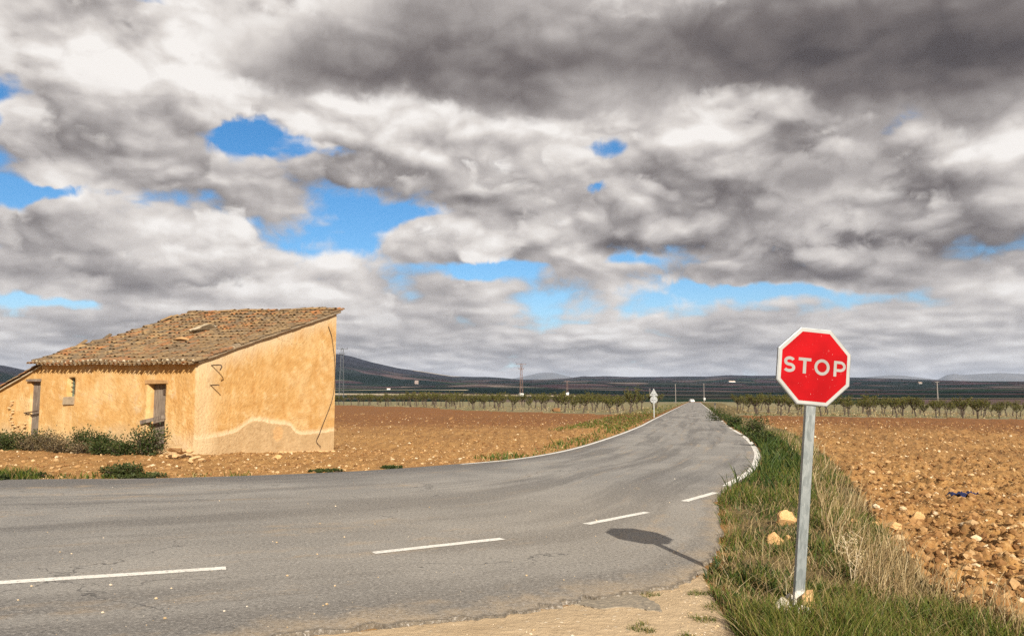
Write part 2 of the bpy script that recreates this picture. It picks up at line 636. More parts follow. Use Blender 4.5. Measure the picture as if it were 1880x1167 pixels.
def m_ground():
    m, N, b = new_mat('soil')
    co = coord(N)
    n1 = N.noise(co, 0.35, 4, 0.6)
    n2 = N.noise(co, 3.0, 5, 0.65)
    n3 = N.noise(co, 17.0, 5, 0.75)
    v = N.voro(co, 9.0)
    far = attr(N, 'far')
    tan = N.mix(N.rng(n2, 0.3, 0.7), (0.255, 0.125, 0.038), (0.385, 0.205, 0.068))
    tan = N.mix(N.rng(n3, 0.50, 0.72), tan, (0.52, 0.335, 0.145))
    tan = N.mix(N.rng(n3, 0.42, 0.26), tan, (0.125, 0.058, 0.022))
    red = N.mix(N.rng(n2, 0.3, 0.7), (0.135, 0.053, 0.017), (0.245, 0.105, 0.033))
    red = N.mix(N.rng(n3, 0.55, 0.75), red, (0.38, 0.20, 0.075))
    f = N.m('ADD', far, N.m('MULTIPLY', N.m('SUBTRACT', n1, 0.5), 0.9), clamp=True)
    soil = N.mix(N.rng(f, 0.25, 0.8), tan, red)
    soil = N.mix(N.m('MULTIPLY', N.rng(n1, 0.52, 0.70), 0.35), soil, (0.22, 0.10, 0.036))
    fur = N.n('ShaderNodeTexWave', {'Vector': co, 'Scale': 0.55, 'Distortion': 3.5, 'Detail': 2.0, 'Detail Scale': 1.2}, bands_direction='X').outputs['Fac']
    soil = N.mix(N.m('MULTIPLY', N.rng(fur, 0.55, 0.95), 0.28), soil, (0.12, 0.055, 0.02))
    n0 = N.noise(co, 0.09, 4, 0.6)
    soil = N.mix(N.m('MULTIPLY', N.rng(n0, 0.50, 0.64), 0.42), soil, (0.15, 0.070, 0.026))
    # beaten track
    tr = N.mix(N.rng(n2, 0.25, 0.75), (0.40, 0.285, 0.165), (0.52, 0.385, 0.235))
    tr = N.mix(N.rng(n3, 0.62, 0.72), tr, (0.30, 0.21, 0.13))
    tr = N.mix(N.rng(v, 0.16, 0.05), tr, (0.66, 0.55, 0.40))
    # verge: dark, rooty
    ve = N.mix(N.rng(n2, 0.3, 0.7), (0.085, 0.062, 0.024), (0.19, 0.14, 0.060))
    # orchard floor: weeds over pale ploughed earth
    sx = N.v('MULTIPLY', co, (0.35, 1.0, 1.0))
    o1 = N.noise(sx, 0.22, 5, 0.65)
    oc = N.mix(N.rng(n2, 0.3, 0.7), (0.17, 0.135, 0.070), (0.24, 0.20, 0.115))
    oc = N.mix(N.rng(o1, 0.50, 0.60), oc, (0.12, 0.125, 0.035))
    oc = N.mix(N.rng(N.noise(sx, 0.4, 4, 0.6), 0.62, 0.72), oc, (0.50, 0.33, 0.15))
    c = N.mix(attr(N, 'orchard'), soil, oc)
    c = N.mix(attr(N, 'verge'), c, ve)
    c = N.mix(attr(N, 'track'), c, tr)
    bump = N.m('ADD', N.m('MULTIPLY', n3, 1.0), N.m('MULTIPLY', n2, 0.8))
    finish(N, b, c, 0.95, bump, 0.03, 0.9, 0.15)
    return m


def build_ground():
    # rows close together near the viewer and wide apart far off; full circle, finer in front
    inv = np.concatenate([np.linspace(1 / 1.2, 1 / 5.0, 26)[:-1], np.linspace(1 / 5.0, 1 / 460.0, 400)])
    r = 1.0 / inv
    a = np.concatenate([np.linspace(-180, -40, 40)[:-1], np.linspace(-40, 40, 860)[:-1], np.linspace(40, 180, 40)[:-1]])
    a = np.radians(a)
    na, nr = len(a), len(r)
    X = np.outer(r, np.sin(a)).ravel(); Y = np.outer(r, np.cos(a)).ravel()
    h, d, verge, trk, orch = land(X, Y)
    far = sstep(28, 75, np.hypot(X, Y))
    i = np.arange(nr - 1)[:, None] * na; j = np.arange(na)[None, :]; jn = (j + 1) % na
    F = np.stack([i + j, i + jn, i + na + jn, i + na + j], -1).reshape(-1, 4)
    V = np.column_stack([X, Y, h])
    # close the middle under the viewer
    V = np.vstack([V, [[0, 0, -0.02]]])
    tri = np.column_stack([np.full(na, len(V) - 1), np.arange(na), (np.arange(na) + 1) % na])
    pad = lambda q: np.append(q, 0.0)
    me = big_mesh('ground', V, F[:, ::-1], tri[:, ::-1], {'far': pad(far), 'verge': pad(verge * sstep(0.0, 0.3, d) * np.where(np.hypot(X, Y) < 12, sstep(0.0, 0.35, dist_line(X, Y, VERGE_IN) + fbm(X, Y, 6.0, 2, 0.5, 7) * 0.25), 1.0)), 'track': pad(trk), 'orchard': pad(orch)}, smooth=True)
    o = obj('ground', me, m_ground())
    tag(o, kind='structure')


build_ground()


# ------------------------------------------------------------------ road
def m_asphalt():
    m, N, b = new_mat('asphalt')
    co = coord(N)
    u, v = attr(N, 'across'), attr(N, 'along')
    n1 = N.noise(co, 0.45, 5, 0.6)
    n2 = N.noise(co, 2.6, 5, 0.65)
    n3 = N.noise(co, 48.0, 4, 0.75)
    n4 = N.noise(co, 190.0, 2, 0.7)
    c = N.mix(N.rng(n1, 0.32, 0.68), (0.165, 0.154, 0.140), (0.275, 0.254, 0.224))
    # wheel tracks and tar run along the carriageway
    st = N.n('ShaderNodeCombineXYZ', {0: N.m('MULTIPLY', u, 9.0), 1: N.m('MULTIPLY', v, 0.10), 2: 0.0}).outputs[0]
    s1 = N.noise(st, 1.0, 4, 0.6, dim='2D')
    c = N.mix(N.m('MULTIPLY', N.rng(s1, 0.46, 0.62), 0.72), c, (0.10, 0.092, 0.085))
    edge = N.rng(N.m('ADD', u, N.m('MULTIPLY', N.m('SUBTRACT', n1, 0.5), 0.10)), 0.17, 0.03)
    c = N.mix(N.m('MULTIPLY', edge, 0.7), c, (0.085, 0.08, 0.078))
    dust = N.m('MULTIPLY', N.rng(N.noise(st, 2.2, 5, 0.65, dim='2D'), 0.56, 0.72), N.rng(n2, 0.42, 0.62))
    c = N.mix(N.m('MULTIPLY', dust, 0.7), c, (0.34, 0.24, 0.14))
    pal = N.rng(N.v('DISTANCE', N.v('ADD', co, N.v('SCALE', N.noise(co, 0.5, 4, 0.6, out=1), scale=3.0)), (2.5, 11.5, 1.5)), 7.0, 1.5)
    c = N.mix(N.m('MULTIPLY', pal, 0.40), c, (0.31, 0.265, 0.205))
    # thin cracks and a repaired patch
    cw = N.v('ADD', co, N.v('SCALE', N.noise(co, 1.2, 4, 0.6, out=1), scale=1.6))
    ck = N.n('ShaderNodeTexVoronoi', {'Vector': cw, 'Scale': 0.33}, feature='DISTANCE_TO_EDGE', voronoi_dimensions='2D').outputs[0]
    crack = N.m('MULTIPLY', N.rng(ck, 0.007, 0.002), N.rng(n1, 0.50, 0.56))
    c = N.mix(N.m('MULTIPLY', crack, 0.75), c, (0.045, 0.042, 0.04))
    # earth carried over the near rim
    rim = N.rng(N.m('ADD', u, N.m('MULTIPLY', N.m('SUBTRACT', N.noise(co, 1.6, 5, 0.7), 0.5), 0.16)), 0.955, 1.01)
    c = N.mix(N.m('MULTIPLY', rim, 0.85), c, (0.36, 0.27, 0.17))
    c = N.mix(N.m('MULTIPLY', N.rng(u, 0.9935, 0.9995), 0.75), c, (0.085, 0.070, 0.052))
    g1 = N.noise(co, 26.0, 5, 0.8)
    c = N.mix(N.rng(g1, 0.53, 0.72), c, (0.44, 0.40, 0.35))
    c = N.mix(N.rng(g1, 0.47, 0.30), c, (0.050, 0.045, 0.041))
    c = N.mix(N.rng(n3, 0.58, 0.70), c, (0.42, 0.385, 0.34))
    c = N.mix(N.rng(n3, 0.42, 0.30), c, (0.045, 0.042, 0.038))
    c = N.mix(N.m('MULTIPLY', N.rng(n4, 0.60, 0.72), 0.6), c, (0.50, 0.46, 0.41))
    h = N.m('MULTIPLY_ADD', n3, 1.0, N.m('MULTIPLY', n4, 0.4))
    finish(N, b, c, 0.88, h, 0.008, 1.0, 0.2)
    return m


def m_paint():
    m, N, b = new_mat('road_paint')
    co = coord(N)
    n = N.noise(co, 30, 4, 0.7)
    n2 = N.noise(co, 3.0, 3, 0.6)
    c = N.mix(N.rng(n2, 0.3, 0.7), (0.60, 0.56, 0.49), (0.72, 0.68, 0.60))
    c = N.mix(N.rng(n, 0.54, 0.64), c, (0.26, 0.24, 0.21))
    finish(N, b, c, 0.8, n, 0.003, 0.5)
    return m


ROAD_Z = 0.0
PAINT = m_paint()


def build_road():
    t = np.concatenate([np.linspace(0, 2, 20)[:-1], np.linspace(2, 3.6, 130)[:-1], np.linspace(3.6, 6.5, 150)[:-1], np.linspace(6.5, 10.4, 60)])
    L, Rr = road_l(t), road_r(t)
    # crumbled near edge
    w = sstep(1.6, 2.2, t) * (1 - sstep(4.0, 4.2, t))
    nx = fbm(t * 40, t * 0, 1.0, 3, 0.6, 3) * 0.16
    dv = Rr - L
    dv /= np.linalg.norm(dv, axis=1)[:, None]
    Rr = Rr + dv * (nx * w)[:, None]
    nu = 25
    u = np.linspace(0, 1, nu)
    P = L[:, None, :] * (1 - u)[None, :, None] + Rr[:, None, :] * u[None, :, None]
    crown = 0.0
    Z = np.full(P.shape[:2], ROAD_Z) + crown
    lim = np.concatenate([[0], np.cumsum(np.hypot(*np.diff((L + Rr) / 2, axis=0).T))])
    nt = len(t)
    V = np.dstack([P, Z[:, :, None]]).reshape(-1, 3)
    U = np.tile(u, nt); W = np.repeat(lim, nu)
    i = np.arange(nt - 1)[:, None] * nu; j = np.arange(nu - 1)[None, :]
    F = np.stack([i + j, i + nu + j, i + nu + j + 1, i + j + 1], -1).reshape(-1, 4)[:, ::-1]
    # thickness along both edges
    n0 = len(V)
    sl = np.column_stack([L - dv * 0.03, np.full(nt, -0.09)]); sr = np.column_stack([Rr + dv * 0.03, np.full(nt, -0.09)])
    V = np.vstack([V, sl, sr])
    U = np.concatenate([U, np.zeros(nt), np.ones(nt)]); W = np.concatenate([W, lim, lim])
    k = np.arange(nt - 1)
    FL = np.column_stack([k * nu, n0 + k, n0 + k + 1, (k + 1) * nu])
    FR = np.column_stack([k * nu + nu - 1, (k + 1) * nu + nu - 1, n0 + nt + k + 1, n0 + nt + k])
    me = big_mesh('road', V, np.vstack([F, FL[:, ::-1], FR[:, ::-1]]), None, {'across': U, 'along': W})
    road = obj('road', me, m_asphalt())
    tag(road, kind='structure')

    z = ROAD_Z + 0.004

    def strip(name, pts, width, z=z):
        pts = [Vector((p[0], p[1], 0)) for p in pts]
        vs, fs = [], []
        for i, p in enumerate(pts):
            tt = (pts[min(i + 1, len(pts) - 1)] - pts[max(i - 1, 0)]).normalized()
            s = Vector((-tt.y, tt.x, 0)) * (width / 2)
            j = 0.006
            vs += [(p.x + s.x + rnd.uniform(-j, j), p.y + s.y + rnd.uniform(-j, j), z), (p.x - s.x + rnd.uniform(-j, j), p.y - s.y + rnd.uniform(-j, j), z)]
        for i in range(len(pts) - 1):
            fs.append((2 * i, 2 * i + 1, 2 * i + 3, 2 * i + 2))
        return MB().add(vs, fs).build(name, PAINT, road)

    def dash(a, b, width):
        a, b = Vector(pix(*a)), Vector(pix(*b))
        n = 7
        strip('dash_line', [a.lerp(b, k / n) for k in range(n + 1)], width)
    dash((-260, 1086), (415, 1042.5), 0.145)
    dash((686, 1014.5), (922, 988.5), 0.135)
    dash((1076, 962), (1188, 940), 0.125)
    dash((1256, 920), (1315, 903.5), 0.13)
    # edge lines
    tl = np.linspace(3.55, 10.3, 140)
    pl, pr = road_l(tl), road_r(tl)
    dd = (pr - pl) / np.linalg.norm(pr - pl, axis=1)[:, None]
    strip('edge_line', [tuple(p) for p in (pl + dd * 0.14)], 0.13)
    def right_line(t0, t1, n, wd):
        tr = np.linspace(t0, t1, n)
        pl, pr = road_l(tr), road_r(tr)
        dd = (pr - pl) / np.linalg.norm(pr - pl, axis=1)[:, None]
        strip('edge_line', [tuple(p) for p in (pr - dd * (wd / 2 + 0.03))], wd)
    right_line(4.15, 5.72, 34, 0.15)
    right_line(5.76, 6.18, 8, 0.14)
    for a0, a1 in ((6.3, 6.42), (6.6, 6.66), (6.85, 6.9), (7.1, 7.16), (7.4, 7.5), (7.7, 8.0), (8.2, 10.3)):
        right_line(a0, a1, 8, 0.12)
    return road


road = build_road()


def build_crossroad():
    # the pale road that crosses at the far end
    ax = Vector((1, -AX, 0)).normalized(); c = Vector((AX * 371 - 0.95, 371, 0))
    vs = []
    for k in range(-12, 13):
        p = c + ax * (k * 2.5)
        vs += [(p.x, p.y, 0.01), (p.x + ax.y * -6, p.y + 6, 0.01)]
    fs = [(2 * i, 2 * i + 2, 2 * i + 3, 2 * i + 1) for i in range(24)]
    o = MB().add(vs, fs).build('cross_road', simple_mat('pale_gravel', (0.42, 0.37, 0.30), (0.55, 0.50, 0.42), 0.5))
    tag(o, kind='structure')


build_crossroad()


def build_patch():
    # a tongue of broken asphalt left on the track
    def piece(pts, z):
        pts = [pix(*p) for p in pts]
        n = len(pts)
        t = np.arange(n + 1)
        pp = hermite(t, pts + [pts[0]], np.linspace(0, n, n * 6 + 1)[:-1])
        out = []
        for k, (x, y) in enumerate(pp):
            out.append((x + rnd.uniform(-.012, .012), y + rnd.uniform(-.012, .012)))
        m = len(out)
        zs = [hgt1(x, y) for x, y in out]
        vs = [(x, y, q + z) for (x, y), q in zip(out, zs)] + [(x, y, q - 0.03) for (x, y), q in zip(out, zs)]
        fs = [tuple(range(m))] + [(i, i + m, (i + 1) % m + m, (i + 1) % m) for i in range(m)]
        o = MB().add(vs, fs).build('asphalt_patch', simple_mat('dusty_asphalt', (0.15, 0.128, 0.10), (0.36, 0.295, 0.21), 22, 0.92, 1.0, 0.012, 0.15))
        tag(o, kind='structure')
    piece([(1030, 1099), (1075, 1085), (1140, 1079), (1175, 1088), (1205, 1108), (1215, 1124), (1195, 1122), (1150, 1116), (1105, 1117), (1070, 1106)], 0.008)


build_patch()


# ------------------------------------------------------------------ hills
RIDGE = [(-900, 668), (-300, 664), (-60, 667), (0, 671), (30, 677), (60, 684), (120, 689), (300, 688), (470, 672), (560, 656), (606, 649), (622, 649.5),
         (645, 654), (680, 664), (730, 675), (780, 682), (830, 690), (900, 692), (960, 697), (1000, 697), (1045, 694), (1072, 690),
         (1085, 691), (1110, 690), (1160, 692), (1200, 692), (1250, 691), (1300, 691), (1340, 688), (1380, 689), (1420, 689), (1460, 688),
         (1560, 692), (1640, 694), (1720, 697), (1780, 699), (1880, 704), (2100, 704), (2800, 700)]
FAR = [(-1200, 730), (-200, 730), (860, 730), (930, 697), (960, 691), (990, 684.5), (1003, 683), (1018, 684), (1045, 691), (1080, 698), (1120, 702), (1350, 702), (1500, 696), (1560, 694), (1610, 690.5),
       (1640, 688.5), (1665, 690), (1700, 694), (1722, 697), (1740, 688), (1752, 685.5), (1770, 688), (1800, 686), (1840, 684), (1880, 686),
       (2000, 683), (2200, 690), (2900, 696)]


def m_hills(name='hill_fields', far=False):
    m, N, b = new_mat(name)
    co = coord(N)
    w = N.v('MULTIPLY_ADD', N.v('SUBTRACT', N.noise(co, 0.0022, 3, 0.6, out=1), (0.5, 0.5, 0.5)), (300, 300, 0), co)
    w = N.v('MULTIPLY', w, (0.75, 1.0, 0.0))
    cell = N.n('ShaderNodeTexVoronoi', {'Vector': w, 'Scale': 0.0042}, voronoi_dimensions='2D').outputs['Color']
    cell2 = N.n('ShaderNodeTexVoronoi', {'Vector': w, 'Scale': 0.011}, voronoi_dimensions='2D').outputs['Color']
    k = N.n('ShaderNodeSeparateColor', {0: cell}).outputs[0]
    k2 = N.n('ShaderNodeSeparateColor', {0: cell2}).outputs[1]
    kk = N.m('ADD', N.m('MULTIPLY', k, 0.65), N.m('MULTIPLY', k2, 0.35))
    n = N.noise(co, 0.02, 5, 0.65)
    c = N.ramp(kk, [(0.0, (0.010, 0.020, 0.014)), (0.28, (0.016, 0.026, 0.018)), (0.34, (0.085, 0.045, 0.042)), (0.40, (0.012, 0.022, 0.016)), (0.46, (0.16, 0.100, 0.078)), (0.50, (0.018, 0.030, 0.022)), (0.55, (0.075, 0.042, 0.040)),
                    (0.60, (0.026, 0.044, 0.024)), (0.66, (0.21, 0.145, 0.105)), (0.70, (0.016, 0.028, 0.020)), (0.76, (0.10, 0.062, 0.052)), (0.81, (0.055, 0.080, 0.030)), (0.86, (0.28, 0.20, 0.14)), (0.91, (0.03, 0.045, 0.03))], 'CONSTANT')  # field tones kept dark: cloud shade over the hills put into the colour
    # the high slope is scrub and rock, not fields
    z = N.n('ShaderNodeSeparateXYZ', {0: co}).outputs[2]
    c = N.mix(N.rng(z, 75, 125), c, N.mix(N.rng(N.noise(co, 0.006, 6, 0.7), 0.35, 0.65), (0.022, 0.022, 0.028), (0.070, 0.064, 0.070)))
    c = N.mix(attr(N, 'sunlit_strip'), c, N.mix(N.rng(n, 0.35, 0.65), (0.60, 0.45, 0.24), (0.80, 0.62, 0.36)))  # pale fields brightened as if sunlit between cloud shadows
    # rows of grove trees
    dots = N.n('ShaderNodeTexVoronoi', {'Vector': co, 'Scale': 0.11, 'Randomness': 0.15}, voronoi_dimensions='2D').outputs[0]
    grove = N.m('MULTIPLY', N.rng(dots, 0.36, 0.26), N.rng(k2, 0.45, 0.55))
    c = N.mix(N.m('MULTIPLY', grove, 0.3), c, (0.016, 0.024, 0.012))
    c = N.mix(N.m('MULTIPLY', N.rng(n, 0.45, 0.75), 0.5), c, (0.022, 0.030, 0.018))
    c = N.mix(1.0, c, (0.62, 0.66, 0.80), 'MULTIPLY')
    finish(N, b, c, 0.95, None, spec=0.0)
    return m


def build_hills():
    a = np.radians(np.linspace(-62, 62, 520))
    def row_y(px, prof):
        return np.interp(px, [p[0] for p in prof], [p[1] for p in prof])
    ta = np.tan(a)
    # the picture column of a direction near the horizon
    px = 940 + 1500 * ta / math.cos(PITCH)
    ridge = row_y(px, RIDGE)
    ds = np.concatenate([np.linspace(430, 1000, 30), np.linspace(1015, 2400, 70), np.linspace(2430, 6200, 110), np.linspace(6400, 9000, 8)])
    # level seen at each distance
    def prof(d):
        k0 = np.full_like(px, 731.2)
        y1 = 728.0 + 0 * px
        y2 = 719 + 3 * np.sin(px / 170.0)
        y3 = 710 + 3 * np.sin(px / 260.0 + 1)
        y4 = np.minimum(702.0, ridge + 12)
        keys = [(430, 734.5 + 0 * px), (520, 732.4 + 0 * px), (800, y1), (1400, y2), (2300, y3), (3300, y4), (4800, ridge), (6200, ridge + 9), (9000, ridge + 25)]
        for (d0, v0), (d1, v1) in zip(keys[:-1], keys[1:]):
            if d <= d1:
                t = (d - d0) / (d1 - d0)
                if d1 > 2400:
                    t = t * t * (3 - 2 * t)
                return v0 + (v1 - v0) * t
        return keys[-1][1]
    rows = []
    for d in ds:
        y = prof(d)
        dist = d * np.cos(a) ** 0
        X, Y = dist * np.sin(a), dist * np.cos(a)
        dep = Y
        h = CAM_H + (731.5 - y) / 1500.0 * dep * math.cos(PITCH)
        amp = 0.0016 * max(0, d - 500) ** 1.0
        ramp = 1.0 - 0.75 * math.exp(-((d - 4800) / 500.0) ** 2)
        h = h + fbm(X, Y, 0.0022, 4, 0.5, 71) * amp * ramp * 2.2
        if d <= 470:
            h = h * 0 - 1.4
        rows.append(np.column_stack([X, Y, h]))
    V = np.vstack(rows)
    na, nr = len(a), len(ds)
    i = np.arange(nr - 1)[:, None] * na; j = np.arange(na - 1)[None, :]
    F = np.stack([i + j, i + j + 1, i + na + j + 1, i + na + j], -1).reshape(-1, 4)
    # strips of pale field, with patches of sunlight put into their colour
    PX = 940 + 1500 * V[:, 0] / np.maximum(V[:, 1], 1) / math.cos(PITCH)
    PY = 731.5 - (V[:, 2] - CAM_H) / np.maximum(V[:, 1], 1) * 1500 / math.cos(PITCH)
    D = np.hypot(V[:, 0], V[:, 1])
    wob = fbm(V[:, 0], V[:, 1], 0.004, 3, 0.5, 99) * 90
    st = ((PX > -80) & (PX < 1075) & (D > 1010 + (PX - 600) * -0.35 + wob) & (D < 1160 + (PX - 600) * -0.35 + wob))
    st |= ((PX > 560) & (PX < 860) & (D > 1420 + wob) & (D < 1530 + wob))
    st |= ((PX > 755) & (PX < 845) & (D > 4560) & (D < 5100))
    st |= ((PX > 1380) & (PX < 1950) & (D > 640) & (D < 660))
    global HILL_V
    HILL_V = V
    o = obj('hills', big_mesh('hills', V, F, None, {'sunlit_strip': st.astype(float)}, smooth=True), m_hills())
    tag(o, kind='structure')
    # blue mountains far behind
    a = np.radians(np.linspace(-10, 50, 420))
    px = 940 + 1500 * np.tan(a) / math.cos(PITCH)
    top = row_y(px, FAR)
    rows = []
    for d, f in ((12500, 0.0), (13500, 0.45), (14500, 0.8), (15500, 1.0), (17000, 0.7), (19000, 0.2)):
        X, Y = d * np.sin(a), d * np.cos(a)
        e = (731.5 - top) * f
        h = CAM_H + e / 1500.0 * Y * math.cos(PITCH) + fbm(X, Y, 0.0012, 4, 0.55, 91) * 22 * (0.3 + 0.7 * (1 - f)) - 20 * (f == 0)
        rows.append(np.column_stack([X, Y, h]))
    V = np.vstack(rows); na, nr = len(a), len(rows)
    i = np.arange(nr - 1)[:, None] * na; j = np.arange(na - 1)[None, :]
    F = np.stack([i + j, i + j + 1, i + na + j + 1, i + na + j], -1).reshape(-1, 4)
    o = obj('far_mountains', big_mesh('far_mountains', V, F, smooth=True), simple_mat('far_rock', (0.07, 0.07, 0.07), (0.13, 0.12, 0.11), 0.001, 0.95, 0))
    tag(o, kind='structure')


build_hills()


def build_haze():
    m = bpy.data.materials.new('haze_air')
    m.use_nodes = True
    t = m.node_tree
    t.nodes.clear()
    N = NT(t)
    out = N.n('ShaderNodeOutputMaterial')
    v = N.n('ShaderNodeVolumePrincipled')
    v.inputs['Color'].default_value = (0.58, 0.70, 0.92, 1)
    v.inputs['Density'].default_value = 2.6e-5
    v.inputs['Anisotropy'].default_value = 0.0
    t.links.new(v.outputs[0], out.inputs['Volume'])
    o = MB().box((0, 9000, 279), (52000, 26000, 642)).build('haze', m)
    tag(o, 'pale blue haze in the air over the plain', kind='stuff')
    # its floor lies below all ground, its top above the highest hill
    return o


build_haze()


# ------------------------------------------------------------------ the farm shed
TH = R(62)
HA = (-8.868, 23.202)
GL, FW = 5.85, 7.30                 # gable and front lengths
HN = {}


def roof_z(X, Y):
    """underside of the tiles over house coordinates"""
    t = X / GL
    z = 2.66 + 1.93 * t + (Y / FW) * (0.13 + 0.13 * t)
    sag = -0.07 * math.sin(math.pi * min(max(t, 0), 1)) * math.sin(math.pi * min(max(Y / FW, 0), 1))
    return z + sag + 0.02 * math.sin(Y * 1.9 + X)


def m_plaster():
    m, N, b = new_mat('ochre_plaster')
    co = coord(N)
    sx, sy, sz = N.n('ShaderNodeSeparateXYZ', {0: co}).outputs
    n1 = N.noise(co, 0.8, 4, 0.6)
    n2 = N.noise(co, 3.2, 6, 0.68)
    n3 = N.noise(co, 13.0, 6, 0.75)
    n4 = N.noise(N.v('MULTIPLY', co, (1, 1, 0.22)), 4.0, 4, 0.6)
    c = N.mix(N.rng(n2, 0.28, 0.72), (0.40, 0.21, 0.066), (0.52, 0.32, 0.125))
    c = N.mix(N.m('MULTIPLY', N.rng(n1, 0.46, 0.62), 0.65), c, (0.55, 0.37, 0.175))
    c = N.mix(N.m('MULTIPLY', N.rng(n4, 0.52, 0.70), 0.35), c, (0.37, 0.165, 0.042))
    # worn lime showing through
    c = N.mix(N.m('MULTIPLY', N.rng(n2, 0.56, 0.66), 0.5), c, (0.56, 0.40, 0.215))
    # damp foot of the gable with a lime bloom along its upper rim
    fc = N.n('ShaderNodeFloatCurve', {1: N.m('DIVIDE', sx, 6.0)})
    cv = fc.mapping.curves[0]
    pts = [(0.0, 0.45), (0.76, 0.50), (1.37, 0.59), (1.79, 0.78), (2.22, 0.91), (2.91, 0.82), (3.63, 0.74), (4.15, 0.44), (4.8, 0.43), (6.0, 0.50)]
    cv.points[0].location = (0, 0.45); cv.points[1].location = (1, 0.50)
    for q in pts[1:-1]:
        cv.points.new(q[0] / 6.0, q[1])
    fc.mapping.update()
    wob = N.m('MULTIPLY', N.m('SUBTRACT', N.noise(co, 5.0, 5, 0.65), 0.5), 0.14)
    lev = N.m('SUBTRACT', N.m('ADD', sz, wob), fc.outputs[0])
    gab = N.rng(sy, 0.16, 0.10)
    bloom = N.m('MULTIPLY', N.rng(lev, 0.20, 0.02, smooth=True), N.rng(lev, -0.03, 0.0))
    damp = N.rng(lev, 0.015, -0.035)
    dc = N.mix(N.rng(n2, 0.3, 0.7), (0.36, 0.235, 0.115), (0.46, 0.315, 0.165))
    cg = N.mix(N.m('MULTIPLY', bloom, 0.75), c, (0.64, 0.50, 0.32))
    cg = N.mix(damp, cg, dc)
    # pale cement patch round the old repair
    dd = N.v('DISTANCE', N.v('ADD', co, N.v('SCALE', N.v('SUBTRACT', N.noise(co, 6, 3, 0.6, out=1), (.5, .5, .5)), scale=0.15)), (3.2, 0.0, 0.5))
    cg = N.mix(N.m('MULTIPLY', N.rng(dd, 0.26, 0.20), 0.6), cg, (0.53, 0.31, 0.13))
    # streaked, bleached top of the gable under the tiles
    topl = N.m('SUBTRACT', N.m('MULTIPLY_ADD', sx, 0.33, 2.66), sz)
    wob2 = N.m('MULTIPLY', N.m('SUBTRACT', n4, 0.5), 0.9)
    cg = N.mix(N.m('MULTIPLY', N.rng(N.m('ADD', topl, wob2), 0.62, 0.12), 0.6), cg, (0.55, 0.43, 0.28))
    cg = N.mix(N.m('MULTIPLY', N.rng(N.m('ADD', N.m('ABSOLUTE', N.m('SUBTRACT', sx, 0.22)), N.m('MULTIPLY', N.m('SUBTRACT', n1, 0.5), 0.8)), 0.55, 0.1), 0.6), cg, (0.57, 0.43, 0.25))
    # front: dirty foot, grey render patches
    foot = N.m('MULTIPLY', N.rng(N.m('ADD', sz, N.m('MULTIPLY', N.m('SUBTRACT', n1, 0.5), 1.6)), 0.75, 0.35), 0.8)
    cf = N.mix(foot, c, N.mix(N.rng(n2, 0.35, 0.65), (0.40, 0.27, 0.14), (0.52, 0.37, 0.21)))
    cf = N.mix(N.m('MULTIPLY', N.rng(N.noise(co, 1.7, 5, 0.65), 0.58, 0.64), 0.55), cf, (0.47, 0.34, 0.20))
    c = N.mix(gab, cf, cg)
    # fine pits and cracks
    cr = N.n('ShaderNodeTexVoronoi', {'Vector': N.v('ADD', co, N.v('SCALE', N.noise(co, 2.0, 4, 0.6, out=1), scale=0.5)), 'Scale': 0.9}, feature='DISTANCE_TO_EDGE').outputs[0]
    crk = N.m('MULTIPLY', N.rng(cr, 0.012, 0.003), N.rng(n1, 0.48, 0.58))
    c = N.mix(N.m('MULTIPLY', crk, 0.22), c, (0.22, 0.11, 0.04))
    c = N.mix(N.m('MULTIPLY', N.rng(n3, 0.46, 0.30), 0.55), c, (0.27, 0.125, 0.036))
    c = N.mix(N.m('MULTIPLY', N.rng(n3, 0.56, 0.70), 0.45), c, (0.62, 0.44, 0.22))
    h = N.m('ADD', N.m('MULTIPLY', n2, 1.0), N.m('MULTIPLY', n3, 0.5))
    h = N.m('SUBTRACT', h, N.m('MULTIPLY', crk, 0.15))
    finish(N, b, c, 0.93, h, 0.045, 0.75, 0.1)
    return m


def m_tile(src):
    m, N, b = new_mat('clay_tile_' + src)
    co = coord(N)
    if src == 'single':
        r = N.n('ShaderNodeObjectInfo').outputs['Random']
    else:
        r = attr(N, 'tint')
    c = N.ramp(r, [(0.0, (0.155, 0.095, 0.046)), (0.22, (0.24, 0.145, 0.064)), (0.42, (0.29, 0.185, 0.087)), (0.6, (0.18, 0.125, 0.073)),
                   (0.78, (0.27, 0.12, 0.047)), (0.90, (0.32, 0.13, 0.045)), (1.0, (0.13, 0.09, 0.062))], 'CONSTANT')
    n = N.noise(co, 14, 5, 0.7)
    n2 = N.noise(co, 3.0, 4, 0.6)
    c = N.mix(N.m('MULTIPLY', N.rng(n, 0.48, 0.66), 0.7), c, (0.25, 0.17, 0.088))
    c = N.mix(N.m('MULTIPLY', N.rng(n2, 0.44, 0.62), 0.7), c, (0.10, 0.075, 0.05))
    finish(N, b, c, 0.92, n, 0.01, 0.6, 0.15)
    return m


def m_wood():
    m, N, b = new_mat('grey_timber')
    co = coord(N)
    g = N.noise(N.v('MULTIPLY', co, (9, 9, 0.6)), 4.0, 5, 0.6)
    n = N.noise(co, 3.0, 4, 0.6)
    c = N.mix(N.rng(g, 0.32, 0.68), (0.085, 0.063, 0.047), (0.26, 0.205, 0.155))
    c = N.mix(N.m('MULTIPLY', N.rng(n, 0.5, 0.7), 0.5), c, (0.09, 0.06, 0.045))
    finish(N, b, c, 0.9, g, 0.006, 0.7, 0.15)
    return m


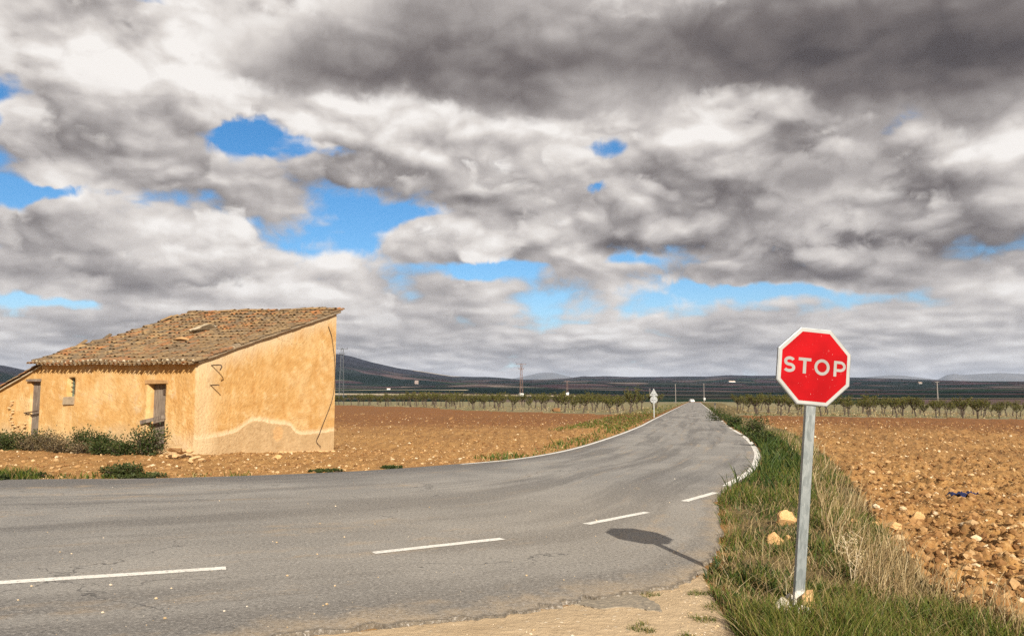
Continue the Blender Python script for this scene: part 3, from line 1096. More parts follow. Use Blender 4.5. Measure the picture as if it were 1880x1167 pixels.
PLASTER = m_plaster()
TILE1, TILEN = m_tile('single'), m_tile('many')
WOOD = m_wood()
STONE = simple_mat('field_stone', (0.46, 0.27, 0.115), (0.62, 0.42, 0.22), 7.0, 0.92, 0.7, 0.03, 0.1)
MORTAR = simple_mat('lime_mortar', (0.30, 0.235, 0.15), (0.46, 0.37, 0.25), 9.0, 0.95, 0.6, 0.02, 0.1)
IRON = simple_mat('rusty_iron', (0.035, 0.024, 0.018), (0.085, 0.05, 0.03), 20, 0.75, 0.3, 0.004)


def wall(name, parent, origin, du, n_out, length, ztop, holes=(), zbot=-0.55, cell=0.13, depth=0.42, wob=0.022, mat=None):
    """an uneven plastered wall face with recessed openings; in-plane axis du, outward n_out"""
    us = list(np.arange(0, length, cell)) + [length]
    zmax = max(ztop(u) for u in us) + 0.001
    zs = list(np.arange(zbot, zmax, cell)) + [zmax]
    for (u0, u1, z0, z1) in holes:
        us += [u0, u1]; zs += [z0, z1]
    def clean(q):
        q = sorted(q); out = [q[0]]
        keep = [x for hh in holes for x in hh]
        for x in q[1:]:
            if x - out[-1] > 0.03: out.append(x)
            elif x in keep: out[-1] = x
        return out
    us, zs = clean(us), clean(zs)
    nu, nz = len(us), len(zs)
    Ug, Zg = np.meshgrid(us, zs, indexing='ij')
    tops = np.array([ztop(u) for u in us])[:, None]
    Zc = np.minimum(Zg, tops)
    w = (fbm(Ug, Zc, 0.9, 3, 0.5, 61) * 2.2 + fbm(Ug, Zc, 5.0, 2, 0.5, 63) * 0.5) * wob
    w = w * np.clip(Ug / 0.2, 0, 1) * np.clip((length - Ug) / 0.2, 0, 1)
    o = np.array(origin); du = np.array(du); no = np.array(n_out)
    for (u0, u1, z0, z1) in holes:          # keep the arrises true
        dm = np.maximum(np.maximum(u0 - Ug, Ug - u1), np.maximum(z0 - Zc, Zc - z1))
        w = w * np.clip(dm / 0.15, 0.25, 1)
    P = o + Ug[..., None] * du + w[..., None] * no
    P[..., 2] += Zc
    V = [tuple(p) for p in P.reshape(-1, 3)]
    idx = lambda i, j: i * nz + j
    F = []
    for i in range(nu - 1):
        for j in range(nz - 1):
            if Zc[i, j + 1] - Zc[i, j] < 1e-4 and Zc[i + 1, j + 1] - Zc[i + 1, j] < 1e-4:
                continue
            uc, zc = (us[i] + us[i + 1]) / 2, (zs[j] + zs[j + 1]) / 2
            if any(h[0] < uc < h[1] and h[2] < zc < h[3] for h in holes):
                continue
            F.append((idx(i, j), idx(i + 1, j), idx(i + 1, j + 1), idx(i, j + 1)))
    # reveals
    for (u0, u1, z0, z1) in holes:
        i0, i1, j0, j1 = us.index(u0), us.index(u1), zs.index(z0), zs.index(z1)
        loop = [idx(i, j0) for i in range(i0, i1)] + [idx(i1, j) for j in range(j0, j1)] + [idx(i, j1) for i in range(i1, i0, -1)] + [idx(i0, j) for j in range(j1, j0, -1)]
        nb = len(V)
        for q in loop:
            V.append(tuple(np.array(V[q]) - no * depth))
        n = len(loop)
        for k in range(n):
            F.append((loop[k], loop[(k + 1) % n], nb + (k + 1) % n, nb + k))
    me = bpy.data.meshes.new(name)
    me.from_pydata(V, [], F)
    me.update()
    bm = bmesh.new(); bm.from_mesh(me)
    bmesh.ops.recalc_face_normals(bm, faces=bm.faces); bm.to_mesh(me); bm.free()
    me.polygons.foreach_set('use_smooth', [True] * len(me.polygons))
    ob = obj(name, me, mat or PLASTER, parent)
    return ob


def tile_mesh(name, r0=0.088, r1=0.070, ln=0.44, th=0.014, seg=6):
    """half-round clay tile, wide end at x=0, running along +x"""
    v, f = [], []
    for x, r in ((0, r0), (ln, r1)):
        for rr in (r, r - th):
            for k in range(seg + 1):
                a = math.pi * k / seg
                v.append((x, rr * math.cos(a), rr * math.sin(a) * 0.82))
    s = seg + 1
    for k in range(seg):
        f.append((k, k + 1, 2 * s + k + 1, 2 * s + k))
        f.append((s + k + 1, s + k, 3 * s + k, 3 * s + k + 1))
        f.append((k + 1, k, s + k, s + k + 1))
    f.append((0, 2 * s, 3 * s, s)); f.append((seg, s + seg, 3 * s + seg, 2 * s + seg))
    me = bpy.data.meshes.new(name)
    me.from_pydata(v, [], f); me.update()
    return me


def build_house():
    H = empty('farm_shed', (HA[0], HA[1], 0), TH)
    tag(H, 'derelict ochre plastered farm shed with sloping clay tile roof', 'shed')
    zt_front = lambda y: roof_z(0.0, y) - 0.02
    door = (1.36, 2.14, 0.12, 2.02)
    win = (5.54, 5.86, 1.66, 2.25)
    wall('front_wall', H, (0, 0, 0), (0, 1, 0), (-1, 0, 0), FW, zt_front, [door, win])
    wall('gable_wall', H, (0, 0, 0), (1, 0, 0), (0, -1, 0), GL, lambda x: roof_z(x, 0) - 0.01, [], cell=0.12, wob=0.02)
    wall('back_wall', H, (GL, 0, 0), (0, 1, 0), (1, 0, 0), FW, lambda y: roof_z(GL, y) - 0.02, [], cell=0.4)
    wall('left_wall', H, (0, FW, 0), (1, 0, 0), (0, 1, 0), GL, lambda x: roof_z(x, FW) - 0.02, [], cell=0.4)
    # lean-to on the left
    lean = lambda y: 2.66 - (y) * 0.345
    ldoor = (0.09, 0.60, 0.15, 2.14)
    wall('lean_to_wall', H, (0.06, FW, 0), (0, 1, 0), (-1, 0, 0), 3.6, lean, [ldoor])
    wall('lean_to_back', H, (3.6, FW, 0), (0, 1, 0), (1, 0, 0), 3.6, lean, [], cell=0.4)
    wall('lean_to_end', H, (0.06, FW + 3.6, 0), (1, 0, 0), (0, 1, 0), 3.54, lambda x: lean(3.6), [], cell=0.4)

    # ---- roof
    deck = MB()
    nx, ny = 9, 9
    vs, fs = [], []
    for i in range(nx):
        for j in range(ny):
            X = -0.20 + (GL + 0.26) * i / (nx - 1); Y = 0.03 + (FW - 0.02) * j / (ny - 1)
            vs.append((X, Y, roof_z(X, Y) + 0.0))
    for i in range(nx - 1):
        for j in range(ny - 1):
            fs.append((i * ny + j, (i + 1) * ny + j, (i + 1) * ny + j + 1, i * ny + j + 1))
    n = len(vs)
    vs += [(x, y, z - 0.05) for x, y, z in vs]
    fs += [tuple(q + n for q in f[::-1]) for f in fs]
    ring = [j for j in range(ny)] + [i * ny + ny - 1 for i in range(1, nx)] + [(nx - 1) * ny + j for j in range(ny - 2, -1, -1)] + [i * ny for i in range(nx - 2, 0, -1)]
    fs += [(ring[k], ring[k] + n, ring[(k + 1) % len(ring)] + n, ring[(k + 1) % len(ring)]) for k in range(len(ring))]
    roof = deck.add(vs, fs).build('roof', MORTAR, H)
    base = tile_mesh('roof_tile')
    base.materials.append(TILE1)
    V0 = np.array([v.co for v in base.vertices]); F0 = [tuple(p.vertices) for p in base.polygons]
    slope = math.atan2(1.93, GL)
    loose_v, loose_f, loose_t = [], [], []

    def place(M, single, name='roof_tile'):
        if single:
            o = bpy.data.objects.new(name, base)
            link(o, roof)
            o.matrix_local = M
        else:
            n = len(loose_v)
            A = np.array(M)
            P = V0 @ A[:3, :3].T + A[:3, 3]
            loose_v.extend(map(tuple, P)); loose_f.extend(tuple(i + n for i in f) for f in F0)
            loose_t.extend([rnd.random()] * len(V0))
    cols = 36
    dy = (FW + 0.10) / (cols - 1)
    dx = 0.335
    rows = int((GL + 0.36) / dx) + 1
    cand = []
    for c in range(cols):
        sag = rnd.uniform(-0.012, 0.012)
        for r in range(rows):
            X = -0.27 + r * dx + rnd.uniform(-0.03, 0.03) + (c % 3) * 0.012
            Y = -0.05 + c * dy + sag + rnd.uniform(-0.012, 0.012)
            if X > GL + 0.05: continue
            z = roof_z(X, Y) + 0.062 + rnd.uniform(-0.008, 0.012)
            tilt = -(slope - 0.05) + rnd.uniform(-0.025, 0.025)
            yaw = rnd.uniform(-0.07, 0.07)
            if rnd.random() < 0.05: yaw += rnd.uniform(-0.3, 0.3); z += 0.02
            M = Matrix.Translation((X, Y, z)) @ Matrix.Rotation(yaw, 4, 'Z') @ Matrix.Rotation(tilt, 4, 'Y') @ Matrix.Rotation(rnd.uniform(-0.12, 0.12), 4, 'X')
            if rnd.random() < 0.012 and r > 1: continue
            wx = HA[0] + math.cos(TH) * X - math.sin(TH) * Y; wy = HA[1] + math.sin(TH) * X + math.cos(TH) * Y
            cand.append((math.hypot(wx, wy), M))
            # the channel tile beside it
            if c < cols - 1:
                Mp = Matrix.Translation((X + 0.03 + 0.42 * math.cos(slope), Y + dy / 2, roof_z(X, Y + dy / 2) + 0.078 + 0.42 * math.sin(slope) - 0.015 * 1)) @ Matrix.Rotation(math.pi, 4, 'Z') @ Matrix.Rotation((slope - 0.04), 4, 'Y') @ Matrix.Rotation(math.pi, 4, 'X')
                place(Mp, False)
    cand.sort(key=lambda q: q[0])
    for k, (dst, M) in enumerate(cand):
        place(M, k < 235)
    # eave course: short tiles bedded under the first row, sticking out
    for c in range(cols):
        Y = -0.05 + (c + 0.5) * dy + rnd.uniform(-0.02, 0.02)
        M = Matrix.Translation((-0.37 + rnd.uniform(-0.04, 0.03), Y, roof_z(0, Y) - 0.105)) @ Matrix.Rotation(rnd.uniform(-0.08, 0.08), 4, 'Z') @ Matrix.Rotation(-0.10, 4, 'Y') @ Matrix.Diagonal((0.85, 0.9, 0.9, 1))
        place(M, True, 'eave_tile')
    # verge tiles riding the gable edge
    vbase = base.copy(); vbase.materials.clear(); vbase.materials.append(simple_mat('grey_verge_tile', (0.12, 0.09, 0.06), (0.28, 0.205, 0.125), 5, 0.92, 0.5))
    for r in range(rows):
        X = -0.12 + r * dx
        if X > GL: continue
        M = Matrix.Translation((X, -0.03, roof_z(X, 0) + 0.040 + rnd.uniform(-0.008, 0.008))) @ Matrix.Rotation(rnd.uniform(-0.03, 0.03), 4, 'Z') @ Matrix.Rotation(-slope + 0.06, 4, 'Y') @ Matrix.Rotation(0.85, 4, 'X') @ Matrix.Diagonal((0.95, 1.05, 0.9, 1))
        o = bpy.data.objects.new('verge_tile', vbase); link(o, roof); o.matrix_local = M
    # ridge row
    for k in range(21):
        Y = 0.06 + k * 0.345 + rnd.uniform(-0.03, 0.03)
        M = Matrix.Translation((GL + 0.0, Y, roof_z(GL, Y) + 0.085 + rnd.uniform(-0.01, 0.025))) @ Matrix.Rotation(math.pi / 2 + rnd.uniform(-0.06, 0.06), 4, 'Z') @ Matrix.Rotation(rnd.uniform(-0.05, 0.03), 4, 'Y') @ Matrix.Diagonal((1, 1.15, 1.1, 1))
        place(M, True, 'ridge_tile')
    # broken tiles along the far verge
    for k in range(16):
        X = rnd.uniform(0.2, GL)
        M = Matrix.Translation((X, FW + rnd.uniform(-0.02, 0.12), roof_z(X, FW) + 0.07 + rnd.uniform(0, 0.05))) @ Matrix.Rotation(rnd.uniform(-0.5, 0.5), 4, 'Z') @ Matrix.Rotation(-slope + rnd.uniform(-0.25, 0.25), 4, 'Y')
        place(M, False)
    # lean-to tiles, seen edge-on
    for r in range(12):
        for c in range(18):
            Y = FW + 3.75 - r * 0.335; X = -0.02 + c * 0.205
            z = lean(Y - FW) + 0.055
            M = Matrix.Translation((X, Y, z)) @ Matrix.Rotation(-math.pi / 2 + rnd.uniform(-0.05, 0.05), 4, 'Z') @ Matrix.Rotation(-math.atan(0.345) + 0.05 + rnd.uniform(-0.03, 0.03), 4, 'Y')
            place(M, False)
    md = MB().add([(-0.02, FW + 0.0, lean(0) + 0.02), (3.7, FW, lean(0) + 0.02), (3.7, FW + 3.7, lean(3.7) + 0.02), (-0.02, FW + 3.7, lean(3.7) + 0.02),
                   (-0.02, FW + 0.0, lean(0) - 0.03), (3.7, FW, lean(0) - 0.03), (3.7, FW + 3.7, lean(3.7) - 0.03), (-0.02, FW + 3.7, lean(3.7) - 0.03)],
                  [(0, 1, 2, 3), (7, 6, 5, 4), (0, 4, 5, 1), (1, 5, 6, 2), (2, 6, 7, 3), (3, 7, 4, 0)])
    md.build('lean_to_roof', MORTAR, H)
    F = np.array(loose_f)
    me = big_mesh('more_roof_tiles', np.array(loose_v), F, None, {'tint': np.array(loose_t)})
    o = obj('more_roof_tiles', me, TILEN, roof)
    tag(o, kind='stuff')
    # mortar beads stopping the tile mouths at the eave
    for c in range(cols):
        Y = -0.05 + c * dy
        lump('mortar_bead', (-0.24, Y, roof_z(-0.24, Y) + 0.085), (0.045, 0.07, 0.05), MORTAR, roof, c)
    # plastered stump of a chimney
    lump('chimney_stump', (3.55, 3.9, roof_z(3.55, 3.9) + 0.12), (0.62, 0.42, 0.20), MORTAR, roof, 77, sub=3, rz=0.3)
    lump('roof_patch', (2.1, 3.2, roof_z(2.1, 3.2) + 0.09), (0.42, 0.34, 0.06), simple_mat('clay_patch', (0.36, 0.21, 0.09), (0.45, 0.27, 0.12), 5), roof, 78, sub=3)

    # ---- openings
    x = 0.24
    dm = MB().box((x + 0.06, (door[0] + door[1]) / 2, 1.07), (0.03, door[1] - door[0] + 0.02, 1.90)).build('door', WOOD, H)
    n = 6
    w = (door[1] - door[0]) / n
    for k in range(n):
        MB().box((x + rnd.uniform(-0.006, 0.006), door[0] + (k + 0.5) * w, 1.07 + rnd.uniform(-0.01, 0.01)), (0.03, w - 0.014, 1.88), jit=0.003).build('plank', WOOD, dm)
    MB().box((x - 0.03, door[0] + 0.22, 1.80), (0.03, 0.24, 0.2)).build('hatch', IRON, dm)
    MB().box((0.02, (door[0] + door[1]) / 2, 2.08), (0.09, 0.98, 0.115), jit=0.012).build('lintel', simple_mat('worn_lintel', (0.30, 0.16, 0.06), (0.42, 0.25, 0.11), 6), H, bevel=0.01)
    b0, b1 = Vector((-0.05, 2.32, 0.90)), Vector((-0.04, 1.30, 1.07))
    d = b1 - b0
    rot = d.to_track_quat('Y', 'Z').to_matrix()
    MB().box((b0 + b1) / 2, (0.05, d.length, 0.11), rot, jit=0.006).build('wooden_bar', WOOD, H)
    # lean-to door
    dm = MB().box((0.20, FW + 0.345, 1.15), (0.03, 0.53, 2.0)).build('door', WOOD, H)
    for k in range(4):
        MB().box((0.15 + rnd.uniform(-0.006, 0.006), FW + 0.09 + (k + 0.5) * 0.1275, 1.15), (0.03, 0.113, 1.98), jit=0.003).build('plank', WOOD, dm)
    MB().box((0.02, FW + 0.36, 2.19), (0.12, 0.78, 0.075), jit=0.012).build('lintel', WOOD, H)
    MB().tube([(0.0, FW + 0.80, 1.12), (0.0, FW + 0.05, 1.20)], 0.018).build('iron_bar', IRON, H)
    MB().tube([(0.0, FW + 0.78, 1.13), (0.10, FW + 0.52, 1.02), (0.10, FW + 0.1, 1.1)], 0.012).build('iron_bar', IRON, H)
    # little window
    fr = MB()
    u0, u1, z0, z1 = win
    xx = 0.16
    fr.box((xx, u0 + 0.02, (z0 + z1) / 2), (0.05, 0.04, z1 - z0)).box((xx, u1 - 0.02, (z0 + z1) / 2), (0.05, 0.04, z1 - z0))
    fr.box((xx, (u0 + u1) / 2, z1 - 0.02), (0.05, u1 - u0 - 0.08, 0.04)).box((xx, (u0 + u1) / 2, z0 + 0.02), (0.05, u1 - u0 - 0.08, 0.04))
    wn = fr.build('window', simple_mat('green_frame', (0.10, 0.13, 0.09), (0.20, 0.22, 0.15), 12), H)
    g, N, b = new_mat('dusty_glass')
    finish(N, b, (0.02, 0.022, 0.022), 0.25, None, spec=0.5)
    MB().box((xx + 0.02, (u0 + u1) / 2, (z0 + z1) / 2), (0.008, u1 - u0 - 0.08, z1 - z0 - 0.08)).build('pane', g, wn)
    for zz in (1.82, 1.96, 2.1):
        MB().tube([(0.09, u0 + 0.005, zz), (0.09, u1 - 0.005, zz)], 0.009).build('grille_bar', IRON, wn)
    MB().box((0.0, 5.78, 1.525), (0.10, 0.52, 0.25), jit=0.012).build('window_sill', simple_mat('grey_block', (0.22, 0.16, 0.10), (0.33, 0.25, 0.16), 8), H, bevel=0.012)

    # ---- gable ironwork and cable
    for (x, z, hook) in ((0.42, 2.54, True), (0.41, 1.97, False)):
        p = [(x, 0.05, z), (x, -0.30, z + 0.012)]
        if hook:
            p += [(x + 0.0, -0.40, z + 0.0), (x, -0.43, z - 0.05), (x, -0.39, z - 0.10), (x, -0.36, z - 0.14)]
        else:
            p += [(x, -0.36, z)]
        MB().tube(p, 0.017).build('wall_bracket', IRON, H, smooth=True)
    cab = hermite([0, 1, 2, 3, 4, 5, 6], [(5.38, 4.06), (5.62, 3.55), (5.74, 2.9), (5.70, 1.62), (5.10, 0.56), (4.94, 0.20), (5.11, -0.02)], np.linspace(0, 6, 30))
    MB().tube([(p[0], -0.045 - 0.02 * math.sin(i * 0.7), p[1]) for i, p in enumerate(cab)], 0.011, 5).build('hanging_cable', IRON, H, smooth=True)
    # exposed footing stones under the gable
    for k in range(16):
        X = 3.2 + k * 0.175 + rnd.uniform(-0.05, 0.05)
        lump('footing_stone', (X, -0.03 + rnd.uniform(-0.05, 0.04), base_h(np.array([HA[0] + math.cos(TH) * X]), np.array([HA[1] + math.sin(TH) * X]))[0] + 0.0), (0.13, 0.10, 0.07), STONE, H, 100 + k)
    # stones showing where the plaster has dropped from the lean-to
    for k in range(22):
        if k < 11:
            y, z = FW + 1.55 + rnd.uniform(-0.16, 0.16), 0.75 + k * 0.075
        else:
            y, z = FW + rnd.uniform(0.72, 1.5), rnd.uniform(0.35, 0.8)
        lump('bare_stone', (0.035, y, z), (0.045, rnd.uniform(0.05, 0.10), 0.04), STONE, H, 200 + k)
    return H


_lumps = {}


def lump_mesh(seed, sub=2):
    key = (seed % 24, sub)
    if key not in _lumps:
        bm = bmesh.new()
        bmesh.ops.create_icosphere(bm, subdivisions=sub, radius=1.0)
        r = random.Random(seed % 24)
        off = Vector((r.uniform(0, 50), r.uniform(0, 50), r.uniform(0, 50)))
        from mathutils import noise as mn
        for v in bm.verts:
            k = 1 + 0.38 * mn.noise(v.co * 1.1 + off) + 0.20 * mn.noise(v.co * 2.7 + off)
            v.co *= k
            # flatten a few faces, as broken stone has
            for q in range(6):
                nrm = Vector((math.sin(q * 2.1 + off.x), math.cos(q * 1.7 + off.y), math.sin(q + off.z))).normalized()
                dd = v.co.dot(nrm) - 0.62
                if dd > 0: v.co -= nrm * dd * 0.96
        me = bpy.data.meshes.new('stone')
        bm.to_mesh(me); bm.free()
        _lumps[key] = me
    return _lumps[key]


def lump(name, loc, size, mat, parent=None, seed=0, sub=2, rz=None, smooth=False):
    me = lump_mesh(seed, sub).copy() if True else None
    me.materials.append(mat)
    o = bpy.data.objects.new(name, me)
    link(o, parent)
    o.location = loc
    o.scale = size
    r = random.Random(seed + 5)
    o.rotation_euler = (r.uniform(-0.3, 0.3), r.uniform(-0.3, 0.3), r.uniform(0, 6.28) if rz is None else rz)
    return o


house = build_house()


# ------------------------------------------------------------------ stop sign
def build_stop_sign():
    bx, by = pix(1465, 1115)
    S = empty('stop_sign', (bx, by, 0.0), R(7))
    tag(S, 'red octagonal STOP sign on a leaning galvanised steel post in the grass', 'road sign')
    # lean to the right, as one rigid piece
    S.rotation_mode = 'ZYX'
    S.rotation_euler = (R(0.5), R(5.3), R(7))
    m, N, b = new_mat('galvanised_steel')
    co = coord(N)
    v = N.voro(N.v('MULTIPLY', co, (1, 1, 0.35)), 55.0, out=1)
    k = N.n('ShaderNodeSeparateColor', {0: v}).outputs[0]
    n = N.noise(N.v('MULTIPLY', co, (1, 1, 0.12)), 30.0, 5, 0.65)
    c = N.mix(k, (0.19, 0.21, 0.205), (0.29, 0.31, 0.30))
    c = N.mix(N.rng(n, 0.52, 0.70), c, (0.14, 0.155, 0.15))
    z = N.n('ShaderNodeSeparateXYZ', {0: co}).outputs[2]
    wob = N.m('MULTIPLY', N.m('SUBTRACT', N.noise(co, 14, 4, 0.7), 0.5), 0.22)
    cem = N.rng(N.m('ADD', z, wob), 0.15, 0.12)
    c = N.mix(cem, c, (0.50, 0.46, 0.40))
    finish(N, b, c, N.mix(cem, (0.48,) * 3, (0.9,) * 3), n, 0.002, 0.25, 0.5)
    N.put(b, 'Metallic', N.m('MULTIPLY', N.m('SUBTRACT', 1.0, cem), 0.55))
    MB().box((0, 0, 0.66), (0.08, 0.04, 1.80)).build('post', m, S, bevel=0.004)
    MB().box((0, 0, 1.566), (0.074, 0.034, 0.012)).build('post_cap', IRON, S)

    m_w, N, b = new_mat('white_sheeting')
    co = coord(N)
    n = N.noise(co, 40, 5, 0.7)
    n2 = N.noise(co, 5, 4, 0.6)
    c = N.mix(N.rng(n2, 0.3, 0.7), (0.29, 0.285, 0.265), (0.36, 0.355, 0.33))
    c = N.mix(N.rng(n, 0.66, 0.74), c, (0.20, 0.19, 0.175))
    finish(N, b, c, 0.55, None, spec=0.15)
    m_l, N, b = new_mat('letter_sheeting')
    co = coord(N)
    n = N.noise(co, 60, 5, 0.7)
    c = N.mix(N.rng(N.noise(co, 7, 4, 0.6), 0.3, 0.7), (0.23, 0.222, 0.205), (0.29, 0.28, 0.26))
    c = N.mix(N.rng(n, 0.62, 0.72), c, (0.15, 0.14, 0.13))
    finish(N, b, c, 0.6, None, spec=0.1)
    m_r, N, b = new_mat('red_sheeting')
    co = coord(N)
    n = N.noise(co, 26, 5, 0.7)
    n2 = N.noise(co, 4, 4, 0.6)
    c = N.mix(N.rng(n2, 0.35, 0.65), (0.25, 0.0012, 0.003), (0.34, 0.0022, 0.0045))
    sc = N.noise(N.v('MULTIPLY', co, (1, 1, 0.25)), 60, 3, 0.6)
    c = N.mix(N.m('MULTIPLY', N.m('MULTIPLY', N.rng(sc, 0.64, 0.68), N.rng(n, 0.54, 0.60)), 0.8), c, (0.62, 0.42, 0.38))
    finish(N, b, c, 0.55, None, spec=0.08)
    m_b = simple_mat('plate_back', (0.22, 0.23, 0.23), (0.32, 0.33, 0.33), 20, 0.5, 0, metal=0.5)
    cz = 1.845
    ap = 0.30                                            # half width across the flats
    def octo(a):
        r = a / math.cos(math.pi / 8)
        return [(r * math.cos(math.pi / 8 + k * math.pi / 4), cz + r * math.sin(math.pi / 8 + k * math.pi / 4)) for k in range(8)]
    y = -0.030
    def dish():
        # pressed plate: folded rim standing back from the face
        o, i = octo(ap), octo(ap - 0.006)
        mb = MB()
        vs = [(x, y + 0.022, z) for x, z in o] + [(x, y + 0.002, z) for x, z in o] + [(x, y, z) for x, z in i] + [(x, y + 0.022, z) for x, z in octo(ap - 0.004)] + [(x, y + 0.004, z) for x, z in octo(ap - 0.008)]
        fs = []
        for k in range(8):
            q = (k + 1) % 8
            fs += [(k, q, 8 + q, 8 + k), (8 + k, 8 + q, 16 + q, 16 + k), (k, 24 + k, 24 + q, q), (24 + k, 32 + k, 32 + q, 24 + q)]
        fs += [tuple(range(16, 24)), tuple(range(32, 40))[::-1]]
        return mb.add(vs, fs)
    plate = dish().build('sign_plate', m_b, S)
    # white border ring, red field
    o, i = octo(ap - 0.0075), octo(ap - 0.031)
    yb = y - 0.0015
    MB().add([(x, yb, z) for x, z in o] + [(x, yb, z) for x, z in i], [(k, (k + 1) % 8, (k + 1) % 8 + 8, k + 8) for k in range(8)]).build('white_border', m_w, plate)
    f = octo(ap - 0.0315)
    MB().add([(x, yb - 0.0002, z) for x, z in f], [tuple(range(8))]).build('red_field', m_r, plate)
    # letters, as strokes of even weight
    yl = yb - 0.0015
    def poly(out, inner=None):
        if inner is None:
            MB().add([(x, yl, z) for x, z in out], [tuple(range(len(out)))]).build('letter', m_l, plate)
        else:
            n = len(out)
            MB().add([(x, yl, z) for x, z in out] + [(x, yl, z) for x, z in inner], [(k, (k + 1) % n, (k + 1) % n + n, k + n) for k in range(n)]).build('letter', m_l, plate)
    def strokes(groups):
        vs, fs = [], []
        for path, w in groups:
            nb = len(vs)
            P = [Vector(p) for p in path]
            for i, p in enumerate(P):
                t = (P[min(i + 1, len(P) - 1)] - P[max(i - 1, 0)]).normalized()
                s = Vector((-t.y, t.x)) * (w / 2)
                vs += [(p.x + s.x, yl - 0.00003 * nb, p.y + s.y), (p.x - s.x, yl - 0.00003 * nb, p.y - s.y)]
            for i in range(len(P) - 1):
                fs.append((nb + 2 * i, nb + 2 * i + 1, nb + 2 * i + 3, nb + 2 * i + 2))
        MB().add(vs, fs).build('letter', m_l, plate)
    hh, w = 0.122, 0.0235
    base = cz - 0.058
    def arc(cx, cy, rx, ry, a0, a1, n=14):
        return [(cx + rx * math.cos(R(a0 + (a1 - a0) * k / n)), cy + ry * math.sin(R(a0 + (a1 - a0) * k / n))) for k in range(n + 1)]
    # S
    cx = -0.206
    r1x, r1y = 0.034, (hh - w) / 4
    top, bot = base + hh - w / 2 - r1y, base + w / 2 + r1y
    path = arc(cx + 0.002, top, r1x, r1y, 28, 200, 16) + arc(cx, top, r1x, r1y, 212, 268, 6) + arc(cx, bot, r1x + 0.004, r1y, 88, -8, 10) + arc(cx, bot, r1x + 0.004, r1y, -16, -150, 14)
    strokes([(path, w)])
    # T
    cx = -0.080
    strokes([([(cx - 0.052, base + hh - w / 2), (cx + 0.052, base + hh - w / 2)], w), ([(cx, base), (cx, base + hh - w + 0.0004)], w + 0.003)])
    # O
    cx = 0.063
    poly(arc(cx, base + hh / 2, 0.063, hh / 2 + 0.002, 0, 360 - 12, 29), arc(cx, base + hh / 2, 0.063 - w, hh / 2 - w + 0.002, 0, 360 - 12, 29))
    # P
    cx = 0.160
    rp = 0.031
    strokes([([(cx + w / 2, base), (cx + w / 2, base + hh)], w),
             ([(cx + w, base + hh - w * 0.46)] + arc(cx + 0.052, base + hh - w * 0.46 - rp, rp + 0.005, rp, 90, -90, 14) + [(cx + w, base + hh - w * 0.46 - 2 * rp)], w * 0.92)])
    # clamps behind the plate
    for z in (cz - 0.17, cz + 0.17):
        MB().box((0, 0.012, z), (0.16, 0.028, 0.03)).build('clamp', m_b, S)
    MB().box((0, 0.001, cz + 0.01), (0.078, 0.038, 0.53)).build('post_top', m, S)
    return S


build_stop_sign()

# ------------------------------------------------------------------ stones by the sign
PALE = simple_mat('pale_concrete', (0.44, 0.38, 0.30), (0.58, 0.51, 0.42), 11, 0.95, 0.5, 0.01, 0.1)
OCHRE = simple_mat('ochre_stone', (0.40, 0.205, 0.075), (0.58, 0.38, 0.18), 6, 0.93, 0.5, 0.012, 0.1)


CLODM = simple_mat('brown_earth', (0.16, 0.075, 0.03), (0.30, 0.16, 0.065), 6, 0.95, 0.8, 0.03, 0.1)


def stone(px, py, size, mat, seed, label, name='stone', cat='stone', sink=0.3, rz=None, group=None):
    x, y = pix(px, py)
    o = lump(name, (x, y, hgt1(x, y) + size[2] * (1 - 2 * sink) * 0.8), size, mat, None, seed, 3, rz)
    tag(o, label, cat, group)
    return o


stone(1437, 1120, (0.10, 0.075, 0.085), PALE, 1, 'pale broken lump of concrete at the left foot of the sign post', 'concrete_lump')
stone(1448, 1104, (0.05, 0.045, 0.06), PALE, 4, 'small grey white concrete chunk touching the sign post', 'concrete_lump')
stone(1485, 1118, (0.075, 0.06, 0.115), OCHRE, 20, 'upright orange stone at the right foot of the sign post', sink=0.15, rz=0.5)
stone(1472, 1127, (0.08, 0.05, 0.05), PALE, 13, 'flat pale concrete rubble in front of the sign post foot', 'concrete_lump')
stone(1443, 962, (0.17, 0.12, 0.12), OCHRE, 2, 'largest orange stone in the grass left of the sign post', sink=0.2)
stone(1424, 992, (0.09, 0.08, 0.10), OCHRE, 5, 'wedge shaped orange stone below the large one in the grass')
stone(1447, 988, (0.045, 0.04, 0.035), OCHRE, 6, 'small tan stone beside the sign post in the grass')
stone(1569, 962, (0.085, 0.07, 0.075), OCHRE, 7, 'rounded orange stone at the grass edge right of the sign post')
stone(1540, 960, (0.04, 0.035, 0.03), PALE, 9, 'small pale stone in the grass right of the sign post')
stone(1605, 963, (0.10, 0.05, 0.04), OCHRE, 10, 'flat tan stone lying at the edge of the ploughed field')
stone(1640, 975, (0.12, 0.07, 0.06), OCHRE, 11, 'long tan stone where the grass meets the ploughed field')
stone(1560, 980, (0.045, 0.04, 0.03), OCHRE, 12, 'small flat tan stone among dry grass stalks')
stone(1685, 955, (0.14, 0.10, 0.09), OCHRE, 3, 'big earthy stone on the near edge of the ploughed field')
stone(508, 842, (0.14, 0.10, 0.09), OCHRE, 14, 'single orange stone on the ground before the gable wall')
stone(1022, 752, (1.3, 0.8, 0.30), CLODM, 15, 'heap of orange earth between the orchard trees', 'earth_heap', 'earth heap', sink=0.1)
stone(828, 765, (0.30, 0.2, 0.10), CLODM, 17, 'lone brown stone out on the red field', sink=0.2)
